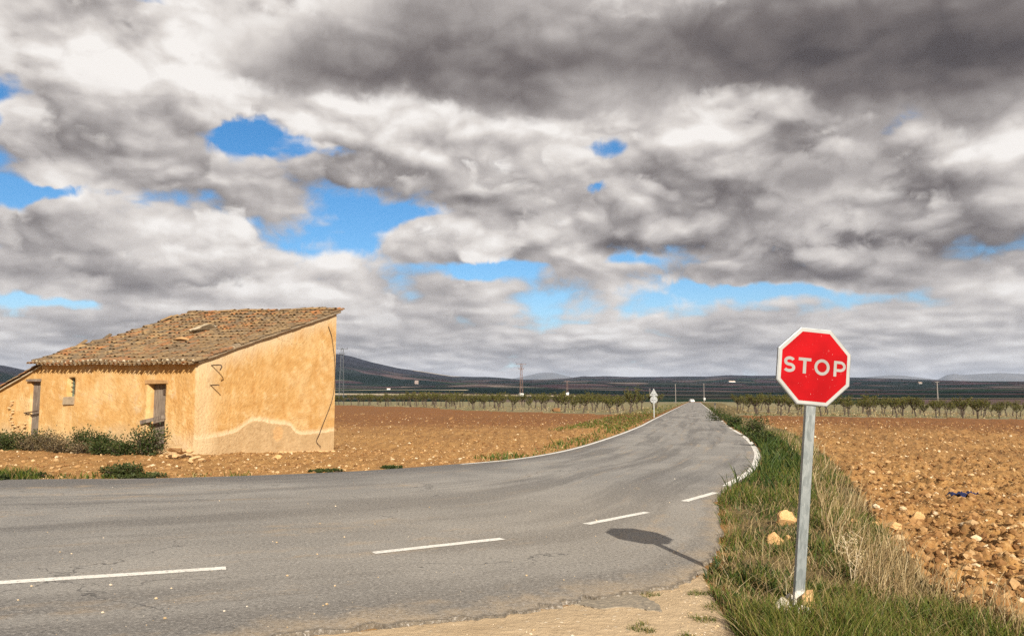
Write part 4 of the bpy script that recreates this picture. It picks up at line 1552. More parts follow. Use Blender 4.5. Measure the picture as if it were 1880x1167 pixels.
# rubble pile at the corner of the shed
for k, (px, py, sx, sz, lift, lab) in enumerate([
        (322, 838, .21, .10, 0.0, 'wide flat stone at the front left of the rubble pile by the shed corner'),
        (341, 840, .22, .09, 0.0, 'broad tan stone at the front middle of the rubble pile'),
        (358, 843, .17, .07, 0.0, 'small slab at the right end of the rubble pile'),
        (333, 832, .22, .09, .15, 'tilted slab resting on the rubble pile'),
        (322, 826, .24, .09, .26, 'topmost long slab of the rubble pile'),
        (347, 833, .16, .06, .13, 'short stone lying on the right of the rubble pile'),
        (310, 843, .13, .07, 0.0, 'loose stone just left of the rubble pile'),
        (350, 850, .11, .06, 0.0, 'small stone fallen in front of the rubble pile'),
        (370, 848, .10, .05, 0.0, 'little stone against the foot of the gable corner'),
        (296, 841, .09, .05, 0.0, 'smallest stone, at the shrub end of the rubble pile')]):
    x, y = pix(px, py, lift)
    o = lump('rubble_stone', (x, y, hgt1(x, y) + 0.05 + lift), (sx, sx * 0.7, sz), STONE, None, 30 + k, 2)
    o.rotation_euler[1] = rnd.uniform(-0.25, 0.25)
    tag(o, lab, 'stone', 'rubble stones at the shed corner')


# scraps
def build_scraps():
    m, N, b = new_mat('blue_plastic')
    finish(N, b, (0.006, 0.012, 0.075), 0.45, N.noise(coord(N), 20, 4, 0.6), 0.01, 0.6, 0.5)
    x, y = pix(1770, 912)
    z = hgt1(x, y) + 0.03
    g = 14
    vs, fs = [], []
    for i in range(g):
        for j in range(6):
            u, v = i / (g - 1) - 0.5, j / 5 - 0.5
            vs.append((x + u * 0.46 + 0.03 * math.sin(j * 2), y + v * 0.30 + u * 0.1, z + 0.05 * math.sin(i * 1.3 + j) * math.cos(j * 1.1) + 0.035 + hgt1(x + u * 0.46, y + v * 0.3) * 0))
    for i in range(g - 1):
        for j in range(5):
            fs.append((i * 6 + j, (i + 1) * 6 + j, (i + 1) * 6 + j + 1, i * 6 + j + 1))
    o = MB().add(vs, fs).build('plastic_sheet', m, None, True)
    md = o.modifiers.new('thick', 'SOLIDIFY'); md.thickness = 0.004
    tag(o, 'crumpled dark blue plastic scrap lying on the ploughed field', 'litter')


build_scraps()


# ------------------------------------------------------------------ clods and loose stone
def clods(name, x, y, size, mat, flat=0.65, lift=0.15):
    """many small broken lumps, each a bent low-poly stone"""
    n = len(x)
    if n == 0: return
    me0 = lump_mesh(0, 1)
    base = [np.array([v.co for v in lump_mesh(k, 1).vertices]) for k in range(8)]
    F0 = np.array([tuple(p.vertices) for p in me0.polygons])
    nv = len(base[0])
    z = hgt(x, y)
    a = rng.uniform(0, 2 * np.pi, n)
    kind = rng.integers(0, 8, n)
    B = np.array(base)[kind]
    sx = size * rng.uniform(0.7, 1.3, n); sy = size * rng.uniform(0.6, 1.1, n); sz = size * flat * rng.uniform(0.6, 1.2, n)
    X = B[:, :, 0] * sx[:, None]; Y = B[:, :, 1] * sy[:, None]; Z = B[:, :, 2] * sz[:, None]
    ca, sa = np.cos(a)[:, None], np.sin(a)[:, None]
    V = np.stack([X * ca - Y * sa + x[:, None], X * sa + Y * ca + y[:, None], Z + (z + sz * lift)[:, None]], -1).reshape(-1, 3)
    F = (F0[None] + (np.arange(n) * nv)[:, None, None]).reshape(-1, 3)
    tint = np.repeat(rng.random(n), nv)
    o = obj(name, big_mesh(name, V, None, F, {'tint': tint}), mat)
    return o


def m_clod(name, stops):
    m, N, b = new_mat(name)
    c = N.ramp(attr(N, 'tint'), stops)
    n = N.noise(coord(N), 30, 4, 0.65)
    c = N.mix(N.m('MULTIPLY', N.rng(n, 0.45, 0.7), 0.5), c, (0.28, 0.14, 0.05))
    finish(N, b, c, 0.95, n, 0.01, 0.6, 0.1)
    return m


CLOD = m_clod('clod_soil', [(0.0, (0.13, 0.062, 0.024)), (0.45, (0.24, 0.125, 0.047)), (0.80, (0.37, 0.22, 0.095)), (0.94, (0.50, 0.35, 0.185)), (1.0, (0.60, 0.49, 0.33))])
CHALK = m_clod('chalk_chips', [(0.0, (0.40, 0.29, 0.16)), (0.5, (0.55, 0.42, 0.26)), (1.0, (0.68, 0.60, 0.48))])


def scatter(n, r0, r1, a0, a1, power=1.0):
    """points over a fan in front of the viewer, denser near"""
    inv = rng.uniform(1 / r1, 1 / r0, n)
    r = 1 / inv
    a = np.radians(rng.uniform(a0, a1, n))
    return r * np.sin(a), r * np.cos(a)


def build_clods():
    x, y = scatter(56000, 5.2, 75, 4, 37)
    h, d, v, t, o = land(x, y)
    vd = np.full(x.shape, 9.0)
    k = (d > 0.8) & (v < 0.5) & (t < 0.5) & (o < 0.5) & (road_s(x, y) > 0)
    x, y = x[k], y[k]
    size = np.minimum(0.006 + 0.07 * rng.random(len(x)) ** 7 + 0.0008 * np.hypot(x, y), 0.09)
    size = np.where((np.hypot(x, y) < 14) & (rng.random(len(x)) < 0.012), rng.uniform(0.04, 0.085, len(x)), size)
    tag(clods('field_clods', x, y, size, CLOD), 'broken earth clods of the ploughed field on the right', kind='stuff')
    x, y = scatter(30000, 13, 95, -37, 10)
    h, d, v, t, o = land(x, y)
    k = (d > 0.25) & (v < 0.5) & (t < 0.5) & (o < 0.5) & (road_s(x, y) < 0)
    # none inside the shed
    X = (x - HA[0]) * math.cos(TH) + (y - HA[1]) * math.sin(TH); Y = -(x - HA[0]) * math.sin(TH) + (y - HA[1]) * math.cos(TH)
    k &= ~((X > -0.05) & (X < GL) & (Y > -0.05) & (Y < FW + 3.6))
    x, y = x[k], y[k]
    size = np.minimum(0.008 + 0.06 * rng.random(len(x)) ** 7 + 0.0006 * np.hypot(x, y), 0.08)
    tag(clods('field_stones', x, y, size, CLOD, 0.6), 'loose stones and clods on the ground round the shed', kind='stuff')
    # chips on the track and crumbs on the asphalt
    x, y = scatter(2600, 5.0, 9, -25, 24)
    h, d, v, t, o = land(x, y)
    k = (t > 0.5) & (d > 0.02) & ((rng.random(len(x)) < 0.10) | ((x > 1.2) & (rng.random(len(x)) < 0.75)))
    x, y = x[k], y[k]
    tag(clods('track_gravel', x, y, 0.006 + 0.012 * rng.random(len(x)) ** 3, CHALK), 'pale gravel chips on the beaten earth', kind='stuff')


build_clods()


def build_road_chips():
    x, y = scatter(230, 5.5, 17, -33, 20)
    h, d, v, t, o = land(x, y)
    k = d < -0.2
    x, y = x[k], y[k]
    n = len(x)
    me0 = lump_mesh(3, 1)
    B = np.array([v.co for v in me0.vertices]); F0 = np.array([tuple(p.vertices) for p in me0.polygons])
    s = 0.004 + 0.012 * rng.random(n) ** 5
    V = (B[None] * s[:, None, None] * np.array([1, 1, 0.7]) + np.stack([x, y, np.full(n, ROAD_Z) + s * 0.4], -1)[:, None, :]).reshape(-1, 3)
    F = (F0[None] + (np.arange(n) * len(B))[:, None, None]).reshape(-1, 3)
    o = obj('road_chips', big_mesh('road_chips', V, None, F, {'tint': np.repeat(rng.random(n), len(B))}), CHALK)
    tag(o, 'pale stone chips scattered on the asphalt', kind='stuff')


build_road_chips()


# ------------------------------------------------------------------ grass
def blades(name, x, y, h, width, mat, lean=0.5, wind=(0.0, 0.0), z=None, curl=0.6):
    n = len(x)
    if z is None:
        z = hgt(x, y) - 0.01
    a = rng.uniform(0, 2 * np.pi, n)
    l = h * lean * rng.random(n) ** 0.7
    dx = np.cos(a) * l + wind[0] * h; dy = np.sin(a) * l + wind[1] * h
    f = rng.uniform(0, 2 * np.pi, n)                    # facing of the strip
    wx, wy = np.cos(f) * width / 2, np.sin(f) * width / 2
    V = np.zeros((n, 7, 3))
    for k, (t, wf) in enumerate(((0, 1.0), (0.4, 0.9), (0.75, 0.6))):
        b = t ** (1 + curl)
        cx, cy, cz = x + dx * b, y + dy * b, z + h * (t - 0.12 * lean * t * t)
        V[:, 2 * k] = np.stack([cx - wx * wf, cy - wy * wf, cz], -1)
        V[:, 2 * k + 1] = np.stack([cx + wx * wf, cy + wy * wf, cz], -1)
    V[:, 6] = np.stack([x + dx, y + dy, z + h * (1 - 0.15 * lean)], -1)
    b = np.arange(n) * 7
    F4 = np.concatenate([np.stack([b, b + 1, b + 3, b + 2], -1), np.stack([b + 2, b + 3, b + 5, b + 4], -1)])
    F3 = np.stack([b + 4, b + 5, b + 6], -1)
    tint = np.repeat(rng.random(n), 7)
    tip = np.tile(np.array([0, 0, .4, .4, .75, .75, 1.0]), n)
    o = obj(name, big_mesh(name, V.reshape(-1, 3), F4, F3, {'tint': tint, 'tip': tip}), mat)
    return o


def m_grass(name, stops, tipc=None):
    m, N, b = new_mat(name)
    c = N.ramp(attr(N, 'tint'), stops)
    if tipc:
        c = N.mix(N.m('MULTIPLY', N.rng(attr(N, 'tip'), 0.5, 1.0), 0.5), c, tipc)
    N.put(b, 'Base Color', c)
    b.inputs['Roughness'].default_value = 0.6
    b.inputs['Specular IOR Level'].default_value = 0.25
    tr = N.n('ShaderNodeBsdfTranslucent', {0: c})
    mx = N.n('ShaderNodeMixShader', {0: 0.3, 1: b.outputs[0], 2: tr.outputs[0]})
    N.t.links.new(mx.outputs[0], N.t.nodes['Material Output'].inputs[0])
    return m


GREEN = m_grass('green_grass', [(0.0, (0.024, 0.046, 0.006)), (0.4, (0.055, 0.088, 0.010)), (0.66, (0.10, 0.125, 0.014)), (0.80, (0.15, 0.12, 0.028)), (0.9, (0.19, 0.11, 0.045)), (1.0, (0.36, 0.28, 0.12))], (0.17, 0.16, 0.025))
STRAW = m_grass('dry_grass', [(0.0, (0.16, 0.10, 0.040)), (0.5, (0.30, 0.21, 0.095)), (0.85, (0.42, 0.31, 0.155)), (1.0, (0.52, 0.42, 0.25))])
HERB = m_grass('herb_leaves', [(0.0, (0.018, 0.034, 0.006)), (0.5, (0.034, 0.062, 0.010)), (0.85, (0.065, 0.090, 0.014)), (1.0, (0.11, 0.11, 0.03))])


# bare spots left round the stones and the foot of the sign
BARE = [(1462, 1118, 0.16), (1437, 1122, 0.13), (1487, 1122, 0.11), (1472, 1132, 0.12), (1443, 968, 0.17), (1424, 997, 0.13), (1569, 967, 0.13), (1447, 991, 0.08), (1540, 964, 0.08), (1605, 966, 0.14), (1640, 978, 0.15)]


def not_bare(x, y):
    k = np.ones(x.shape, dtype=bool)
    for px, py, rad in BARE:
        a, b = pix(px, py)
        k &= np.hypot(x - a, (y - b) * 0.75 + 0.05) > rad * rng.uniform(0.7, 1.1, x.shape)
    return k


def verge_density(x, y):
    return fbm(x, y, 0.9, 3, 0.55, 81)


def build_grass():
    # right verge: green
    x, y = scatter(150000, 5.0, 40, 0, 34)
    h, d, v, t, o = land(x, y)
    edge = dist_line(x, y, VERGE_OUT)
    k = (v > 0.5) & (d > 0.03) & not_bare(x, y)
    q = verge_density(x, y)
    k &= rng.random(len(x)) < np.clip(0.66 + q * 3.2 - 0.5 * (edge < 0.35), 0.05, 1)
    x, y, edge, q = x[k], y[k], edge[k], q[k]
    r = np.hypot(x, y)
    H = (0.045 + 0.15 * rng.random(len(x)) ** 2.2) * (1 + 1.3 * np.clip(q, -0.5, 0.6)) * np.where(edge < 0.3, 0.7, 1) * (1 + r / 60)
    o = blades('verge_grass', x, y, H, 0.0032 + 0.0006 * r, GREEN, 0.75, (0.1, 0.12))
    tag(o, 'green and straw grass along the right verge', kind='stuff')
    # broad leaved weeds low in the sward
    x, y = scatter(30000, 5.0, 26, 0, 34)
    h, d, v, t, o = land(x, y)
    k = (v > 0.5) & (d > 0.02) & not_bare(x, y) & (fbm(x, y, 1.6, 3, 0.5, 84) > 0.04)
    x, y = x[k], y[k]
    r = np.hypot(x, y)
    o = blades('verge_weeds', x, y, 0.04 + 0.09 * rng.random(len(x)), 0.012 + 0.0007 * r, HERB, 1.1)
    tag(o, 'broad leaved green weeds in the verge', kind='stuff')
    # tall dry stalks bowing outwards along the field side
    x, y = scatter(90000, 5.0, 75, 2, 36)
    h, d, v, t, o = land(x, y)
    edge = dist_line(x, y, VERGE_OUT)
    r = np.hypot(x, y)
    cl = fbm(x, y, 0.8, 3, 0.55, 86)
    k = (v > 0.5) & (d > 0.25) & not_bare(x, y) & (edge < 0.55 + 0.012 * r) & (rng.random(len(x)) < np.clip(-0.05 + cl * 2.2 + 0.45 * sstep(9, 14, r), 0.01, 1))
    x, y, r = x[k], y[k], r[k]
    H = 0.10 + 0.38 * rng.random(len(x)) ** 2.2
    H = np.where(r > 20, H * 1.25, H)
    o = blades('dry_grass', x, y, H, 0.0024 + 0.0006 * r, STRAW, 0.55, (0.28, 0.10), curl=1.0)
    tag(o, 'tall dry straw coloured grass on the field side of the verge', kind='stuff')
    # thin tufts straying on to the track
    x, y = scatter(30000, 5.0, 8.5, 6, 20)
    h, d, v, t, o = land(x, y)
    k = (t > 0.5) & (d > 0.05) & (dist_line(x, y, VERGE_IN) < 0.75) & (fbm(x, y, 4.5, 3, 0.5, 83) > 0.16 + 0.28 * np.clip(dist_line(x, y, VERGE_IN), 0, 1))
    x, y = x[k], y[k]
    o = blades('track_tufts', x, y, 0.015 + 0.045 * rng.random(len(x)), 0.0045, GREEN, 1.0)
    tag(o, 'sparse green tufts on the edge of the track', kind='stuff')
    # scattered dry stalks in the sward
    x, y = scatter(16000, 5.0, 16, 2, 34)
    h, d, v, t, o = land(x, y)
    k = (v > 0.5) & (d > 0.1) & not_bare(x, y)
    x, y = x[k], y[k]
    o = blades('dead_stalks', x, y, 0.08 + 0.22 * rng.random(len(x)) ** 2.5, 0.0026 + 0.0003 * np.hypot(x, y), STRAW, 1.4, (0.1, 0.0))
    tag(o, 'dead pale stalks tangled in the green verge', kind='stuff')
    # right verge further on: dark low growth beside the asphalt
    x, y = scatter(70000, 12, 330, 8, 30)
    h, d, v, t, o = land(x, y)
    r = np.hypot(x, y)
    k = (v > 0.5) & (d > 0.05) & (d < 0.9 + 1.2 * fbm(x, y, 0.35, 3, 0.5, 88)) & (rng.random(len(x)) < sstep(13, 30, r))
    x, y, r = x[k], y[k], r[k]
    H = (0.10 + 0.26 * rng.random(len(x))) * np.clip(0.6 + 1.6 * np.clip(fbm(x, y, 0.5, 3, 0.5, 89) + 0.3, 0, 1), 0.4, 1.6)
    o = blades('roadside_weeds', x, y, H, 0.006 + 0.0010 * np.minimum(r, 150), HERB, 0.9)
    tag(o, 'dark green weeds hugging the right edge of the far road', kind='stuff')
    # left verge
    x, y = scatter(60000, 14, 330, -36, 20)
    h, d, v, t, o = land(x, y)
    s = road_s(x, y)
    r = np.hypot(x, y)
    cl = fbm(x, y, 0.42, 3, 0.55, 95)
    lim = np.where(y > 22, 0.55 + 0.02 * r, np.where(x < -6.3, 0.55, 0.3))
    thr = np.where(y > 22, -0.30, np.where(x < -6.3, -0.14, 0.20))
    k = (d > 0.03) & (d < lim) & (v < 0.5) & (t < 0.5) & ((s < 0) | (x < 0)) & (cl > thr)
    x, y, r, cl = x[k], y[k], r[k], cl[k]
    H = (0.07 + 0.16 * rng.random(len(x))) * np.clip(0.7 + 1.4 * cl, 0.35, 1.6)
    o = blades('roadside_grass', x, y, H, 0.004 + 0.0010 * np.minimum(r, 150), GREEN, 0.8)
    tag(o, 'low green grass along the left edge of the road', kind='stuff')
    # the strip of grass before the shed
    n = 15000
    tt = rng.uniform(1.35, 2.95, n)
    L, Rr = road_l(tt), road_r(tt)
    dv = (L - Rr) / np.linalg.norm(L - Rr, axis=1)[:, None]
    off = 0.05 + 0.75 * rng.random(n) ** 1.6
    P = L + dv * off[:, None]
    x, y = P[:, 0], P[:, 1]
    cl = fbm(x, y, 0.55, 3, 0.55, 96) + 0.10 - 0.10 * (tt - 1.9)
    k = cl > off * 0.35
    x, y, cl = x[k], y[k], cl[k]
    H = (0.05 + 0.17 * rng.random(len(x)) ** 1.5) * np.clip(0.5 + 2.0 * cl, 0.3, 1.5)
    o = blades('edge_grass', x, y, H, 0.018, GREEN, 0.7)
    tag(o, 'green grass strip between the road and the shed', kind='stuff')
    # rough grass on the bank behind the left verge, further on
    x, y = scatter(40000, 40, 330, -6, 16)
    h, d, v, t, o = land(x, y)
    s = road_s(x, y); r = np.hypot(x, y)
    k = (d > 0.4) & (d < 3.8 + r * 0.015) & (s < 0) & (y > 44)
    x, y, r = x[k], y[k], r[k]
    o = blades('bank_grass', x, y, 0.05 + 0.13 * rng.random(len(x)) ** 2, 0.02 + 0.0006 * r, GREEN, 0.9)
    tag(o, 'faded low grass on the bank left of the far road', kind='stuff')
    # weeds over the orchard floor and tufts in the red field
    x, y = scatter(30000, 58, 200, -14, 37)
    h, d, v, t, o = land(x, y)
    k = (o > 0.5) & (d > 2.0) & (fbm(x, y, 0.25, 3, 0.5, 97) > 0.0)
    x, y = x[k], y[k]
    r = np.hypot(x, y)
    o = blades('orchard_weeds', x, y, 0.08 + 0.14 * rng.random(len(x)), 0.03 + 0.0007 * r, STRAW, 1.0)
    tag(o, 'thin dry weeds over the orchard floor', kind='stuff')


build_grass()


# ------------------------------------------------------------------ leafy shapes
def leaf_cloud(cent, size, up=0.4, seed=0):
    """small bent leaf faces at the given points"""
    g = np.random.default_rng(seed)
    n = len(cent)
    d = g.normal(size=(n, 3)); d[:, 2] = d[:, 2] * 0.7 + up
    d /= np.linalg.norm(d, axis=1)[:, None]
    e = np.cross(d, g.normal(size=(n, 3))); e /= np.linalg.norm(e, axis=1)[:, None] + 1e-9
    L = (size * g.uniform(0.7, 1.4, n))[:, None]; W = L * 0.33
    V = np.stack([cent, cent + d * L * 0.5 + e * W, cent + d * L, cent + d * L * 0.5 - e * W], 1).reshape(-1, 3)
    F = np.arange(n * 4).reshape(-1, 4)
    return V, F


def m_leaf(name, stops, trans=0.25):
    m, N, b = new_mat(name)
    c = N.ramp(attr(N, 'tint'), stops)
    rr = N.n('ShaderNodeObjectInfo').outputs['Random']
    c = N.mix(N.m('MULTIPLY', rr, 0.35), c, (0.075, 0.070, 0.020))
    N.put(b, 'Base Color', c)
    b.inputs['Roughness'].default_value = 0.6
    b.inputs['Specular IOR Level'].default_value = 0.2
    tr = N.n('ShaderNodeBsdfTranslucent', {0: c})
    mx = N.n('ShaderNodeMixShader', {0: trans, 1: b.outputs[0], 2: tr.outputs[0]})
    N.t.links.new(mx.outputs[0], N.t.nodes['Material Output'].inputs[0])
    return m


LEAF = m_leaf('almond_leaf', [(0.0, (0.040, 0.046, 0.008)), (0.5, (0.085, 0.088, 0.016)), (0.85, (0.13, 0.115, 0.024)), (1.0, (0.18, 0.12, 0.036))])
SHRUB = m_leaf('shrub_leaf', [(0.0, (0.016, 0.032, 0.008)), (0.5, (0.035, 0.055, 0.014)), (0.85, (0.06, 0.075, 0.022)), (1.0, (0.13, 0.11, 0.04))])
DRYSH = m_leaf('dry_shrub_leaf', [(0.0, (0.06, 0.042, 0.022)), (0.5, (0.13, 0.095, 0.05)), (1.0, (0.26, 0.19, 0.11))])
BARK = simple_mat('bark', (0.045, 0.034, 0.024), (0.10, 0.075, 0.055), 12, 0.9, 0.6, 0.02, 0.1)


def almond_tree(seed):
    r = random.Random(seed)
    mb = MB()
    th = r.uniform(0.75, 1.05)
    lean = Vector((r.uniform(-0.22, 0.22), r.uniform(-0.22, 0.22), 0))
    top = lean * th + Vector((0, 0, th))
    mid = lean * th * 0.4 + Vector((r.uniform(-.04, .04), r.uniform(-.04, .04), th * 0.55))
    mb.tube([(0, 0, -0.1), (0, 0, 0.02), mid, top], [0.095, 0.08, 0.062, 0.058], 7)
    tips = []
    nl = r.randint(4, 6)
    for k in range(nl):
        a = 2 * math.pi * (k + r.uniform(-0.25, 0.25)) / nl
        out = r.uniform(0.55, 1.0)
        e = top + Vector((math.cos(a) * out * 0.55, math.sin(a) * out * 0.55, r.uniform(0.45, 0.75)))
        m1 = top.lerp(e, 0.5) + Vector((math.cos(a) * 0.08, math.sin(a) * 0.08, -0.03))
        mb.tube([top, m1, e], [0.042, 0.032, 0.022], 5)
        for j in range(r.randint(3, 5)):
            s = top.lerp(e, r.uniform(0.45, 1.0))
            a2 = a + r.uniform(-1.0, 1.0)
            ln = r.uniform(0.5, 1.0)
            f = s + Vector((math.cos(a2) * ln * 0.45, math.sin(a2) * ln * 0.45, ln * r.uniform(0.55, 0.95)))
            f.z = min(f.z, 2.4 + r.uniform(-0.35, 0.35))
            mb.tube([s, s.lerp(f, 0.5) + Vector((0, 0, -0.03)), f], [0.018, 0.013, 0.005], 4)
            tips.append((s, f))
    pts = []
    for s, f in tips:
        for q in range(30):
            t = r.uniform(0.05, 1.08)
            p = s.lerp(f, t)
            g = 0.12 * (1.2 - 0.6 * t)
            pts.append((p.x + r.gauss(0, g), p.y + r.gauss(0, g), p.z + r.gauss(0, g * 0.9)))
    V, F = leaf_cloud(np.array(pts), 0.10, 0.6, seed)
    tint = np.repeat(np.random.default_rng(seed).random(len(pts)), 4)
    return mb.mesh('trunk', True), big_mesh('crown', V, F, None, {'tint': tint})


TREES = []
for k in range(8):
    a, b = almond_tree(500 + k)
    a.materials.append(BARK); b.materials.append(LEAF)
    TREES.append((a, b))


def plant_tree(x, y, label, group, scale):
    a, b = TREES[rnd.randrange(len(TREES))]
    T = empty('almond_tree', (x, y, hgt1(x, y) - 0.02), rnd.uniform(0, 6.28))
    s = scale * rnd.uniform(0.88, 1.12)
    T.scale = (s * rnd.uniform(1.0, 1.3), s * rnd.uniform(1.0, 1.3), s * rnd.uniform(0.92, 1.1))
    tag(T, label, 'tree', group)
    for nm, me in (('trunk', a), ('crown', b)):
        link(bpy.data.objects.new(nm, me), T)


def ordinal(n):
    w = ['first', 'second', 'third', 'fourth', 'fifth', 'sixth', 'seventh', 'eighth', 'ninth', 'tenth', 'eleventh', 'twelfth', 'thirteenth',
         'fourteenth', 'fifteenth', 'sixteenth', 'seventeenth', 'eighteenth', 'nineteenth', 'twentieth']
    return w[n - 1] if n <= 20 else 'twenty ' + w[n - 21]


def build_orchard():
    # left block: rows run beside the edge of the red field
    o = Vector((12.3, 95.5)); d = Vector((-40.2, 77.4)).normalized(); q = Vector((d.y, -d.x))
    front = 0
    for j in range(7):
        for i in range(-2, 27):
            p = o + d * (i * 4.9 + (j % 2) * 1.2 + rnd.uniform(-0.7, 0.7)) + q * (j * 5.6 + 1.5 + rnd.uniform(-0.6, 0.6))
            if road_s(p.x, p.y) > -5.5 or p.y > 262: continue
            px = 940 + 1500 * p.x / p.y
            if px < 605: continue
            if rnd.random() < (0.10 if j == 0 else 0.26): continue
            sc = (1.12 if p.y < 150 else 1.25) * (0.78 if rnd.random() < 0.12 else 1.0)
            if j == 0:
                front += 1
                plant_tree(p.x, p.y, ordinal(front) + ' almond tree from the road in the orchard row along the red field', 'front row almond trees left of the road', sc)
            else:
                plant_tree(p.x, p.y, 'small almond tree in the back rows of the orchard left of the road', 'back row almond trees left of the road', sc)
    o = Vector((26.5, 81.5)); d = Vector((30.5, 10.5)).normalized()
    q = Vector((AX, 1)).normalized()                # rows keep the line of the straight road
    front = 0
    for j in range(8):
        for i in range(-1, 15):
            p = o + d * (i * 2.9 + rnd.uniform(-0.7, 0.7) + (j % 2) * 1.3) + q * (j * 7.0 + 1.0 + rnd.uniform(-0.9, 0.9))
            if road_s(p.x, p.y) < 5.0: continue
            px = 940 + 1500 * p.x / p.y
            if px > 1910: continue
            if rnd.random() < (0.10 if j == 0 else 0.26): continue
            sc = 0.95 * (0.78 if rnd.random() < 0.12 else 1.0)
            if j == 0:
                front += 1
                plant_tree(p.x, p.y, ordinal(front) + ' almond tree from the road in the front orchard row behind the stop sign', 'front row almond trees right of the road', sc)
            else:
                plant_tree(p.x, p.y, 'small almond tree in the back rows of the orchard right of the road', 'back row almond trees right of the road', sc)


build_orchard()


# ------------------------------------------------------------------ shrubs along the shed
def shrub(x, y, w, h, mat, seed, label, name='shrub', cat='shrub', group=None, leaf=0.06, n=900, twigs=16):
    r = random.Random(seed)
    g = np.random.default_rng(seed)
    S = empty(name, (x, y, hgt1(x, y) - 0.02), 0)
    tag(S, label, cat, group)
    mb = MB()
    pts = []
    for k in range(twigs):
        a = r.uniform(0, 6.28)
        o = w * 0.5 * r.uniform(0.2, 1.0)
        e = Vector((math.cos(a) * o, math.sin(a) * o * 0.7, h * r.uniform(0.55, 1.0)))
        b = Vector((e.x * 0.3, e.y * 0.3, 0))
        m = b.lerp(e, 0.5) + Vector((r.uniform(-.04, .04), r.uniform(-.04, .04), 0.02))
        mb.tube([b, m, e], [0.012, 0.009, 0.004], 4)
        for q in range(n // twigs):
            t = r.uniform(0.1, 1.05)
            p = b.lerp(e, t)
            s = 0.09 * min(w, 2.2 * h)
            pts.append((p.x + g.normal() * s, p.y + g.normal() * s, max(0.01, p.z + g.normal() * s)))
    mb.build('stems', BARK, S)
    V, F = leaf_cloud(np.array(pts), leaf, 0.45, seed)
    obj('foliage', big_mesh('foliage', V, F, None, {'tint': np.repeat(g.random(len(pts)), 4)}), mat, S)
    return S


